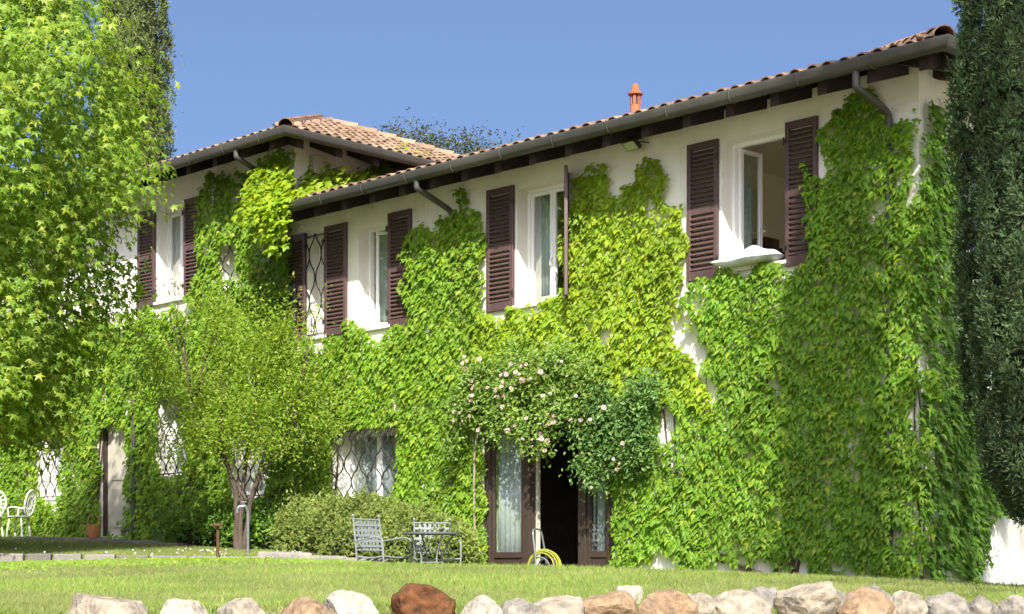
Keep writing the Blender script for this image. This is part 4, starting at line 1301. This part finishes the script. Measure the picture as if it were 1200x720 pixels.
rose('climbing_rose', -6.2, .0, [(-6.45, -.22, 2.7, .55, .14, .34, 85), (-5.7, -.26, 2.8, .6, .16, .32, 90), (-6.95, -.2, 2.45, .45, .12, .28, 50), (-6.0, -.22, 3.15, .5, .12, .22, 36), (-6.15, -.32, 2.42, .4, .16, .2, 50), (-5.0, -.30, 2.5, .45, .16, .32, 65), (-5.2, -.28, 3.05, .4, .18, .22, 45), (-4.6, -.3, 2.75, .35, .16, .25, 40)] + sprays(44, -7.2, -4.4, 2.4, 2.95, y=-.28, L=(.25, .5)) + [(-5.75 + .03 * q, -.42, 2.3 - .09 * q, .11, .09, .08, 9) for q in range(6)] + [(-5.15 - .02 * q, -.42, 2.35 - .10 * q, .13, .09, .09, 9) for q in range(7)] + [(-6.3 + .02 * q, -.38, 2.3 - .08 * q, .12, .09, .08, 8) for q in range(4)],
     M['rose_leaf'], 'climbing rose with small pink blossoms arching over the garden door', 104,
     [([(-6.86, -.10, 0), (-6.88, -.14, 1.2), (-6.8, -.2, 2.1), (-6.1, -.28, 2.7), (-5.3, -.3, 2.85)], .018), ([(-5.3, -.3, 2.7), (-5.12, -.4, 2.3), (-5.28, -.42, 1.7)], .008), ([(-5.7, -.3, 2.6), (-5.0, -.4, 2.35), (-4.7, -.35, 2.1)], .010)])
rose('climbing_rose', -4.1, .0, [(-4.45, -.25, 2.4, .34, .14, .24, 48), (-4.0, -.23, 2.1, .30, .12, .38, 36), (-4.5, -.28, 2.1, .2, .12, .24, 14), (-3.85, -.2, 1.7, .25, .12, .26, 26), (-3.7, -.2, 2.25, .22, .1, .22, 16)] + sprays(34, -4.8, -3.6, 1.8, 2.5, y=-.24, L=(.2, .45)),
     M['dark_rose_leaf'], 'darker green climbing rose on a pale stem right of the garden door', 9,
     [([(-4.12, -.07, 0), (-4.1, -.07, .8), (-4.18, -.1, 1.5), (-4.3, -.2, 2.2)], .026), ([(-4.06, -.06, 0), (-4.12, -.07, .7), (-4.0, -.09, 1.5), (-3.9, -.2, 2.0)], .018)])

# ------------------------------------------------------------------ lawn grass
def grass(name, P, h, m, lean=.5, wd=.006):
    n = len(P)
    hh = rng.uniform(*h, n)
    T = np.c_[rng.normal(0, lean, n), rng.normal(0, lean, n), np.ones(n)]
    N = np.c_[rng.normal(0, .5, n), -np.ones(n), rng.normal(.4, .3, n)]
    tv = np.array([(-.5, 0, 0), (.5, 0, 0), (.32, .55, .0), (-.32, .55, .0), (0, 1, 0)]); tf = np.array([(0, 1, 2), (0, 2, 3), (3, 2, 4)])
    A, T, N = frames(T, N)
    bend = rng.uniform(0, .35, n)
    V = P[:, None, :] + (tv[None, :, 0:1] * wd * rng.uniform(.7, 1.4, n)[:, None, None]) * A[:, None, :] + (tv[None, :, 1:2] * hh[:, None, None]) * T[:, None, :]
    V[:, :, :2] += (tv[None, :, 1] ** 2 * (bend * hh)[:, None])[:, :, None] * unit(np.c_[T[:, 0], T[:, 1], 0 * T[:, 0]])[:, None, :2]
    F = tf[None] + (np.arange(n) * 5)[:, None, None]
    o = np_mesh(name, V.reshape(-1, 3), F.reshape(-1, 3), m)
    return o
def lawn_points(n, y0, y1, pw=1.6):
    y = (y0 ** (1 - pw) + rng.random(n) * (y1 ** (1 - pw) - y0 ** (1 - pw))) ** (1 / (1 - pw))
    x = rng.uniform(-.335, .335, n) * y * 1.2
    z = np.concatenate([G(x[i:i + 20000], y[i:i + 20000]) for i in range(0, n, 20000)])
    return np.c_[x, y, z]
def edge_side(P):
    """>0 beyond the stone edge (towards the house)"""
    d = E1 - E0
    return d[0] * (P[:, 1] - E0[1]) - d[1] * (P[:, 0] - E0[0])
P = lawn_points(190000, 6.2, 23.5)
loc_y = -( (P[:, 0] - HX) * .7038 + (P[:, 1] - HY) * .7104)
ok = (loc_y > .35) & ~((edge_side(P) > -.05) & (P[:, 0] < -2.6)) & (P[:, 1] > rock_line(P[:, 0]) - .35)
P = P[ok]
patch = wob(P * np.array([1, 1, 0]), .55, 3)
green = (patch + rng.normal(0, .35, len(P))) > .28
tag(grass('grass', P[green], (.02, .062), M['tuft'], .5), 'greener patches of grass in the lawn', 'grass', kind='stuff')
o = grass('grass', P[~green], (.018, .050), M['grass'], .55)
tag(o, 'short mown grass of the lawn between the boulders and the house', 'grass', kind='stuff')
# longer tufts along the boulders
P = lawn_points(60000, 6.2, 11)
d = P[:, 1] - rock_line(P[:, 0])
P = P[(d > -.25) & (d < .4) & (wob(P, 1.6, 5) > .25)]
tag(grass('grass', P, (.03, .085), M['tuft'], .45, .006), 'longer green grass tufts between the boulders', 'grass', kind='stuff')
# clover band before the stone edge
n = 26000
x = rng.uniform(-7.2, 1.2, n); y = rng.uniform(13.5, 20.5, n)
P = np.c_[x, y, G(x, y)]
lim = 15.2 + 2.2 * np.clip((x + 2.5) / 3, 0, 1) + .7 * wob(P * np.array([1, 1, 0]), .9, 2)
ok = (y > lim + rng.normal(0, .6, n)) & (edge_side(P) < -.03) & (rng.random(n) < .75)
P = P[ok]; n = len(P)
P[:, 2] += rng.uniform(.01, .035, n)
V, F = emit(P, rng.normal(0, 1, (n, 3)) * np.array([1, 1, .15]), rng.normal(0, .35, (n, 3)) + np.array([0, -.6, .8]), rng.uniform(.02, .04, n), LOBED)
tag(np_mesh('clover', V, F, M['clover']), 'bright green clover carpet before the stone edging', 'clover', kind='stuff')
# grass on the raised lawn
n = 70000
u = rng.uniform(0.05, 1, n); v = rng.random(n) ** 1.2
P = upper(u, v)
lx = (P[:, 0] - HX) * CA + (P[:, 1] - HY) * SA; ly = -(P[:, 0] - HX) * SA + (P[:, 1] - HY) * CA
P = P[(ly < -.25) & ~((lx > -17.3) & (lx < -12.6) & (ly > -1.55))]
tag(grass('grass', P, (.02, .06), M['grass'], .5, .010), 'mown grass of the raised lawn before the front door', 'grass', kind='stuff')

n = 90
u = rng.uniform(.35, 1, n); v = rng.random(n) ** 1.4 * .6
P = upper(u, v) + np.c_[np.zeros((n, 2)), rng.uniform(.035, .065, n)]
P = P[wob(P * np.array([1, 1, 0]), .9, 4) > -.1]
V, F = emit(P, rng.normal(0, 1, (len(P), 3)) * np.array([1, 1, .1]), np.array([[0, -.7, .7]]) + rng.normal(0, .2, (len(P), 3)), rng.uniform(.018, .03, len(P)), KITE)
tag(np_mesh('daisies', V, F, M['cast_white']), 'tiny white daisies scattered over the raised lawn', 'flower', kind='stuff')
# ------------------------------------------------------------------ stone edging, path
edg = empty('stone_edging', (float(E0[0]), float(E0[1]), .3), math.atan2(E1[1] - E0[1], E1[0] - E0[0]), 'low edging of grey stones along the raised lawn', 'edging')
L = float(np.linalg.norm(E1 - E0)); x = 2.2
while x < L:
    l = random.uniform(.28, .62)
    m = MB(); hgt = random.uniform(.11, .15)
    m.box(0, l - .02, -.10 + random.uniform(-.02, .02), .12, -.08, hgt - .0)
    q = m.build('stone', M['edge_stone'], edg, loc=(x, 0, float(up_z(min(1, x / L), 0)) - .3 - hgt + .045), rot=(random.uniform(-.03, .03), random.uniform(-.02, .02), random.uniform(-.03, .03)))
    bevel(q, .018, 2)
    x += l + random.uniform(.0, .03)
for (xx, l, zz) in ((L - .55, .7, .10), (L + .1, .5, .05), (L + .55, .6, .02)):
    m = MB(); m.box(0, l, -.12, .25, -.10, .09)
    q = m.build('stone', M['edge_stone'], edg, loc=(xx, .05, float(up_z(1, 0)) - .3 + zz - .06), rot=(0, .03, random.uniform(-.1, .1))); bevel(q, .03, 2)
pth = at_house('stone_path', -15, -.8, .0, 'flat grey stone path leading along the wall to the front door', 'path')
tag(pth)
for k in range(9):
    lx = -17.2 + k * .53; c = hw(lx + .25, -.85)
    z = UZ(c[0], c[1]) 
    for r_ in range(2):
        m = MB(); m.box(-.255, .255, -.33, .33, -.08, .035 + random.uniform(0, .012))
        q = m.build('slab', M['concrete'], pth, loc=(lx + .25 + 15 + random.uniform(-.01, .01), -1.2 + .68 * r_ + .8, z), rot=(0, 0, random.uniform(-.02, .02))); bevel(q, .012)

# ------------------------------------------------------------------ boulders
def stone_mat(name, a, b, c):
    f = .98
    return mat(name, (a[0] * f * 1.2, a[1] * f * 1.12, a[2] * f * 1.0), tuple(q * f * .62 for q in b), rough=.95, scale=17, bump=1.0, bscale=30, c3=tuple(q * f for q in c), spec=.15)
SM = {'pale': stone_mat('pale_boulder', (.27, .245, .205), (.19, .17, .145), (.31, .295, .26)), 'tan': stone_mat('tan_boulder', (.25, .18, .12), (.18, .13, .09), (.27, .225, .165)),
      'grey': stone_mat('grey_boulder', (.22, .21, .195), (.15, .145, .14), (.26, .25, .23)), 'rust': stone_mat('rust_boulder', (.115, .052, .024), (.07, .033, .018), (.17, .10, .045)),
      'white': stone_mat('white_boulder', (.33, .31, .275), (.24, .22, .195), (.36, .34, .30))}
def boulder(px0, px1, ytop, kind, label, dy=0.0, Yd=None):
    pc = (px0 + px1) / 2
    Y = Yd or float(rock_line((pc - 600) / 1932 * 8.2)) - .1 + dy
    w_ = (px1 - px0) / 1932 * Y * 1.13
    X = (pc - 600) / 1932 * Y
    zt = EYE + (667 - ytop) / 1932 * Y
    h_ = max(w_ * random.uniform(.66, .86), .24)
    import bmesh
    bm = bmesh.new()
    bmesh.ops.create_icosphere(bm, subdivisions=4, radius=1)
    rs = np.random.default_rng(int(px0 * 7 + 13 + 9000))
    V = np.array([v.co[:] for v in bm.verts])
    for k in range(12):                        # broken faces
        d = rs.normal(0, 1, 3); d /= np.linalg.norm(d)
        lim_ = rs.uniform(.5, .86)
        t = V @ d - lim_
        V = V - np.outer(np.clip(t, 0, None) * .9, d)
    V = V * (1 + .05 * wob(V * 1.3 + px0, 1.6, 3) + .026 * wob(V * 4 + px0, 1.7, 6) + .012 * wob(V * 9 + px0, 1.9, 2))[:, None]
    sc = np.array([w_ / (V[:, 0].max() - V[:, 0].min()), w_ * rs.uniform(.75, .95) / 2, h_ / (V[:, 2].max() - V[:, 2].min())])
    V = V * sc
    V[:, 0] -= (V[:, 0].max() + V[:, 0].min()) / 2
    V[:, 2] -= V[:, 2].max()
    zb = V[:, 2].min()
    V[:, 2] -= zb
    for v, c in zip(bm.verts, V):
        v.co = c
    me = bpy.data.meshes.new('boulder'); bm.to_mesh(me); bm.free()
    me.materials.append(SM[kind]); me.polygons.foreach_set('use_smooth', [True] * len(me.polygons))
    try: me.set_sharp_from_angle(angle=R(34))
    except Exception: pass
    o = link('boulder', me, None, (X, Y, zt + zb))
    tag(o, label, 'boulder', 'boulders edging the lawn')
BL = [(-40, 22, 714, 'grey', 'grey boulder half sunk in grass, first in the boulder row'), (66, 190, 695, 'pale', 'broad pale boulder with a sloping right shoulder'), (188, 250, 701, 'white', 'low whitish boulder beside the broad pale one'),
      (254, 322, 700, 'pale', 'rough pale boulder with a grey streaked top'), (304, 405, 699, 'tan', 'long flat tan boulder beside the tall white one'), (383, 441, 691, 'white', 'tall white boulder between the long tan one and the rust-brown one'),
      (462, 530, 683, 'rust', 'rust-brown boulder with a pointed top'), (512, 540, 704, 'rust', 'small rusty stone leaning on the rust-brown boulder'), (533, 590, 697, 'white', 'white boulder next to the small rusty stone'),
      (582, 644, 701, 'grey', 'smooth grey boulder beside a white one'), (624, 682, 698, 'pale', 'cream boulder with a flat slanting top'), (680, 744, 692, 'tan', 'rounded tan-brown boulder below the garden door'),
      (719, 752, 686, 'white', 'small grey-white stone behind the tan boulders', .25), (744, 818, 690, 'tan', 'sloping tan boulder with a sharp left corner'), (795, 841, 694, 'pale', 'upright cream boulder before the pale stem'),
      (818, 898, 690, 'pale', 'wide rough cream boulder with a mossy foot'), (872, 913, 687, 'grey', 'light grey boulder behind the wide rough cream one', .2), (911, 980, 681, 'pale', 'largest smooth beige boulder, rising above its neighbours'),
      (962, 992, 690, 'grey', 'small grey stone wedged between two big boulders', .12), (980, 1044, 687, 'tan', 'big round tan boulder with a speckled face'), (1012, 1042, 685, 'grey', 'small grey stone behind the big round tan boulder', .35),
      (1040, 1084, 692, 'pale', 'rounded pale boulder before the corner vine'), (1082, 1136, 694, 'grey', 'bluish grey boulder with a ridged top'), (1130, 1172, 698, 'grey', 'low grey boulder lying in grass'), (1164, 1230, 697, 'grey', 'flat grey boulder at the foot of the cypress')]
for a in BL:
    boulder(*a[:5], *(a[5:]))

# ------------------------------------------------------------------ garden furniture
def garden_chair(x, y, rz, label):
    z = float(G(x, y)[0])
    c = empty('garden_chair', (x, y, z), rz, label, 'chair', 'blue-grey garden chairs')
    r = .011
    wv = .25
    for s_ in (-1, 1):
        b = MB(); b.tube(smooth_path([(s_ * wv, -.24, 0), (s_ * wv, -.23, .42), (s_ * wv * .98, -.30, .92)]), r, 7); b.build('back_leg', M['chair'], c, True)
        b = MB(); b.lathe([(.004, .925), (.017, .94), (.017, .955), (.004, .97)], 10); b.shift((s_ * wv * .98, -.302, 0)); b.build('finial', M['chair'], c, True)
        b = MB(); b.tube(smooth_path([(s_ * wv, .26, 0), (s_ * (wv + .01), .235, .22), (s_ * (wv + .015), .25, .44), (s_ * (wv + .02), .23, .64), (s_ * (wv + .02), .12, .665), (s_ * wv, -.255, .62)]), r, 7); b.build('arm', M['chair'], c, True)
        b = MB(); b.tube(smooth_path([(s_ * wv, -.23, .42), (s_ * wv, 0, .395), (s_ * wv, .25, .42)]), r, 7); b.build('seat_rail', M['chair'], c, True)
    for yy in (-.23, .25):
        b = MB(); b.tube(smooth_path([(-wv, yy, .42), (0, yy, .40), (wv, yy, .42)]), r, 7); b.build('seat_rail', M['chair'], c, True)
    for k in range(7):
        yy = -.17 + k * .062
        b = MB(); b.box(-wv, wv, yy, yy + .038, .402, .408); b.build('seat_strap', M['chair'], c)
    def back_pt(xx, zz):
        return (xx, -.232 - (zz - .42) * .14, zz)
    for zz in (.50, .90):
        b = MB(); b.tube([back_pt(-wv, zz), back_pt(wv, zz)], r, 7); b.build('back_rail', M['chair'], c, True)
    for k in range(6):
        xx = -.165 + k * .066
        b = MB(); p0, p1 = back_pt(xx, .50), back_pt(xx, .90)
        b.box(-.018, .018, -.003, .003, 0, .41); b.build('back_strap', M['chair'], c, loc=(p0[0], p0[1] - .004 * (k % 2), p0[2]), rot=(R(8), 0, 0))
    for k in range(5):
        zz = .555 + k * .068
        p = back_pt(0, zz); b = MB(); b.box(-wv, wv, -.003, .003, -.016, .016); b.build('back_strap', M['chair'], c, loc=(0, p[1] + .006 - .012 * (k % 2), zz), rot=(R(8), 0, 0))
    return c
garden_chair(-1.66, 21.25, R(-128), 'blue-grey metal armchair turned sideways to the round table')
garden_chair(-.99, 21.75, R(-165), 'blue-grey metal armchair behind the round table')
tx, ty = -1.02, 20.95; tz = float(G(tx, ty)[0])
tb = empty('garden_table', (tx, ty, tz), 0, 'round dark metal garden table with curved legs', 'table')
b = MB(); b.lathe([(.365, .715), (.375, .72), (.375, .738), (.365, .742)], 36); b.build('tabletop', M['table_top'], tb, True)
for k in range(4):
    a = k * math.pi / 2 + .5
    b = MB(); b.tube(smooth_path([(.30 * math.cos(a), .30 * math.sin(a), .715), (.12 * math.cos(a), .12 * math.sin(a), .42), (.27 * math.cos(a), .27 * math.sin(a), 0)], 9), .010, 7); b.build('leg', M['chair'], tb, True)
b = MB(); b.tube([(.155 * math.cos(a), .155 * math.sin(a), .36) for a in np.linspace(0, 6.283, 25)], .007, 6, False); b.build('brace_ring', M['chair'], tb, True)

def cast_chair(x, y, rz, label):
    z = UZ(x, y)
    c = empty('ornate_chair', (x, y, z), rz, label, 'chair', 'white cast chairs on the raised lawn')
    c.scale = (.92, .92, .92)
    b = MB(); b.lathe([(.21, .42), (.225, .43), (.21, .44)], 24); b.build('seat', M['cast_white'], c, True)
    for k in range(4):
        a = k * math.pi / 2 + .785
        b = MB(); b.tube(smooth_path([(.17 * math.cos(a), .17 * math.sin(a), .42), (.21 * math.cos(a), .21 * math.sin(a), .25), (.17 * math.cos(a), .17 * math.sin(a), .12), (.24 * math.cos(a), .24 * math.sin(a), 0)]), [.022] * 1 + [.018] * 14 + [.02], 8) if False else b.tube(smooth_path([(.17 * math.cos(a), .17 * math.sin(a), .42), (.21 * math.cos(a), .21 * math.sin(a), .25), (.24 * math.cos(a), .24 * math.sin(a), 0)]), .018, 8)
        b.build('leg', M['cast_white'], c, True)
    def bp(u, v):
        return (u, -.20 - (v - .42) * .18, v)
    b = MB(); b.tube([bp(.20 * math.cos(a), .70 + .26 * math.sin(a)) for a in np.linspace(0, 6.283, 33)], .016, 7, False); b.build('back_rim', M['cast_white'], c, True)
    for rr in (.10,):
        b = MB(); b.tube([bp(rr * math.cos(a), .70 + 1.3 * rr * math.sin(a)) for a in np.linspace(0, 6.283, 25)], .011, 6, False); b.build('back_ring', M['cast_white'], c, True)
    for k in range(14):
        a = 2 * math.pi * k / 14
        b = MB(); b.tube([bp(.10 * math.cos(a), .70 + .13 * math.sin(a)), bp(.20 * math.cos(a + .12), .70 + .26 * math.sin(a + .12))], .009, 5); b.build('back_spoke', M['cast_white'], c)
    for k in range(3):
        b = MB(); x_ = -.06 + .06 * k; hz = math.sqrt(max(0, 1 - (x_ / .1) ** 2)) * .13
        b.tube([bp(x_, .70 - hz), bp(x_, .70 + hz)], .008, 5); b.build('back_spoke', M['cast_white'], c)
    for s_ in (-1, 1):
        b = MB(); b.tube(smooth_path([bp(s_ * .17, .58), (s_ * .24, -.02, .62), (s_ * .21, .12, .60), (s_ * .18, .12, .43)]), .013, 7); b.build('arm', M['cast_white'], c, True)
cast_chair(-9.66, 30.6, R(175), 'white ornate cast chair with its round back to the wall')
cast_chair(-9.13, 30.5, R(78), 'white ornate cast chair seen from the side')

# ------------------------------------------------------------------ small things
# yellow hose on its trolley
hx, hy = .42, 20.9; hz = float(G(hx, hy)[0])
hr = empty('hose_trolley', (hx, hy, hz), R(62), 'yellow garden hose coiled on a trolley in the open garden door', 'hose')
b = MB(); b.tube(smooth_path([(-.15, .12, .0), (-.15, .05, .35), (-.12, .12, .78), (.12, .12, .78), (.15, .05, .35), (.15, .12, .0)]), .012, 8); b.build('frame', M['galvanised'], hr, True)
b = MB(); b.tube([(-.15, .05, .30), (.15, .05, .30)], .014, 8); b.build('axle', M['galvanised'], hr)
for k in range(5):
    rr = .19 + .02 * (k % 3) + random.uniform(-.01, .01); xx = -.075 + k * .035
    b = MB(); b.tube([(xx + .012 * math.sin(a), .02 + rr * math.cos(a), .28 + rr * 1.05 * math.sin(a)) for a in np.linspace(0, 6.283, 29)], .011, 7, False); b.build('hose_loop', M['hose'], hr, True)
for s_ in (-.11, .11):
    b = MB(); b.tube([(s_, .02 + .14 * math.cos(a), .28 + .14 * math.sin(a)) for a in np.linspace(0, 6.283, 25)], .012, 7, False); b.build('drum_rim', M['galvanised'], hr, True)

# rusty path lamp and water stand
px_, py_ = -3.72, 20.85; z = float(UZ(px_, py_))
pl = empty('path_lamp', (px_, py_, z), 0, 'rusty brown path lamp with a flat cap on a thin post', 'lamp')
b = MB(); b.tube([(0, 0, -.05), (0, 0, .42)], .020, 8); b.build('post', M['rust'], pl, True)
b = MB(); b.lathe([(.02, .42), (.075, .425), (.078, .44), (.03, .465)], 18); b.build('cap', M['rust'], pl, True)
px_, py_ = -3.62, 22.6; z = float(UZ(px_, py_))
wsd = empty('water_stand', (px_, py_, z), 0, 'grey metal water stand with a bent spout beside the small tree', 'tap')
b = MB(); b.tube(smooth_path([(0, 0, -.05), (0, 0, .60), (-.03, -.02, .68), (-.13, -.04, .66), (-.14, -.04, .58)]), .022, 9); b.build('pipe', M['galvanised'], wsd, True)
b = MB(); b.tube([(-.05, -.02, .67), (-.05, -.02, .73)], .008, 6); b.tube([(-.085, -.02, .73), (-.015, -.02, .73)], .009, 6); b.build('handle', M['galvanised'], wsd)
# basket by the front door
c = hw(-16.55, -.28); z = UZ(c[0], c[1]) + .035
bk = empty('basket', (c[0], c[1], z), 0, 'small orange basket with a round handle beside the front door', 'basket')
b = MB(); b.lathe([(.09, 0), (.125, .10), (.13, .24), (.12, .245), (.11, .12)], 20); b.build('bowl', M['basket'], bk, True)
b = MB(); b.tube([(.12 * math.cos(a), 0, .23 + .20 * math.sin(a)) for a in np.linspace(0, math.pi, 15)], .010, 6); b.build('handle', M['basket'], bk, True)

# curtains, pillow, cupboard
def curtain(x0, x1, y, z0, z1, label, m=None, fold=.03, nf=5, perp=None, group=None):
    cw = x1 - x0
    r = at_house('curtain', x0, y, z0, label, 'curtain', group) if perp is None else at_house('curtain', x0, y, z0, label, 'curtain', group, perp)
    N_ = 40
    mb = MB()
    for zz in (0, z1 - z0):
        for k in range(N_ + 1):
            t = k / N_
            mb.v.append((cw * t, fold * math.sin(t * nf * 6.283) * (1 if zz == 0 else .7), zz))
    for k in range(N_):
        mb.f.append((k, k + 1, N_ + 2 + k, N_ + 1 + k))
    ob = mb.build('drape', m or M['curtain'], r, True)
    sd_ = ob.modifiers.new('thick', 'SOLIDIFY'); sd_.thickness = .004
    return r
mflo = mat('floral_curtain', (.62, .63, .56), (.30, .38, .26), rough=.9, scale=16)
curtain(W1[0] + .03, W1[0] + .30, .29, 3.9, 5.36, 'pale floral curtain beside the open casement of the bedroom', mflo, .02, 3, R(89))
curtain(W2[0] + .05, W2[0] + .36, .295, 3.88, 5.38, 'white curtain behind the closed tall window')
curtain(W3[0] + .085, W3[0] + .69, .325, 3.92, 5.28, 'white curtain on the half open casement beside the small barred window', None, .010, 5, R(22))
curtain(W4[0] + .03, W4[1] - .03, .295, 3.88, 5.38, 'white curtain behind the narrow barred window')
curtain(W5[0] + .05, W5[1] - .05, .295, 4.9, 6.4, 'white curtain behind the tall window of the taller block')
curtain(WL[0] + .05, WL[1] - .05, .295, 1.2, 2.3, 'white curtain behind the wide arched grille')
curtain(WG[0] + .05, WG[1] - .05, .295, 1.62, 2.88, 'white curtain behind the grille beside the ornate chairs')
curtain(WM[0] + .05, WM[1] - .05, .295, 1.9, 3.2, 'white curtain behind the tall grille right of the front door')
curtain(WN[0] + .05, WN[1] - .05, .295, 1.45, 2.5, 'white curtain behind the grille in back of the small feathery tree')
curtain(DR[0] + .13, DR[0] + .60, .14, .12, 2.45, 'white curtain hanging in the left pane of the garden door')
curtain(DR[1] - .42, DR[1] - .28, .14, .12, 2.45, 'white curtain strip in the right pane of the garden door', None, .02, 2)
# a pillow airing on the sill
pr = at_house('pillow', -2.26, .0, W1[2] - .012, 'white pillow airing on the sill of the open window', 'pillow')
import bmesh
bm = bmesh.new(); bmesh.ops.create_grid(bm, x_segments=24, y_segments=16, size=1)
bv = [v.co.copy() for v in bm.verts]; bm.free()
m = MB(); nx, ny = 25, 17
for sgn in (1, -1):
    for j in range(ny):
        for i_ in range(nx):
            a, c_ = -1 + 2 * i_ / (nx - 1), -1 + 2 * j / (ny - 1)
            t = (max(0, (1 - abs(a) ** 3) * (1 - abs(c_) ** 3))) ** .5
            wz = .012 * math.sin(a * 7 + c_ * 3) + .010 * math.sin(c_ * 9 - a * 4)
            t = max(0, (1 - abs(a) ** 3.2) * (1 - abs(c_) ** 2.4)) ** .5
            wz = .016 * math.sin(a * 8 + c_ * 3) + .012 * math.sin(c_ * 7 - a * 5) + .03 * math.cos(a * 3.4 - .6)
            m.v.append((a * .43 * (1 - .05 * c_ * c_), c_ * (.20 + .03 * math.sin(a * 4)) - .06, .095 - .03 * max(0, -c_) + sgn * ((.095 if sgn > 0 else .085) * t) + wz * t * (sgn > 0)))
for s_ in range(2):
    o_ = s_ * nx * ny
    for j in range(ny - 1):
        for i_ in range(nx - 1):
            q = (o_ + j * nx + i_, o_ + j * nx + i_ + 1, o_ + (j + 1) * nx + i_ + 1, o_ + (j + 1) * nx + i_)
            m.f.append(q if s_ == 0 else q[::-1])
m.build('cushion', M['linen'], pr, True)
# stepped wooden headboard in the bedroom
hbd = at_house('staircase', -3.6, 1.6, 2.96, 'dark wooden stair parapet seen inside the open bedroom window', 'furniture')
for a in ((0, .40, 1.62), (.401, .72, 1.44), (.721, 1.5, 1.26)):
    b = MB(); b.box(a[0], a[1], 0, .3, 0, a[2]); bevel(b.build('panel', M['walnut'], hbd), .02)
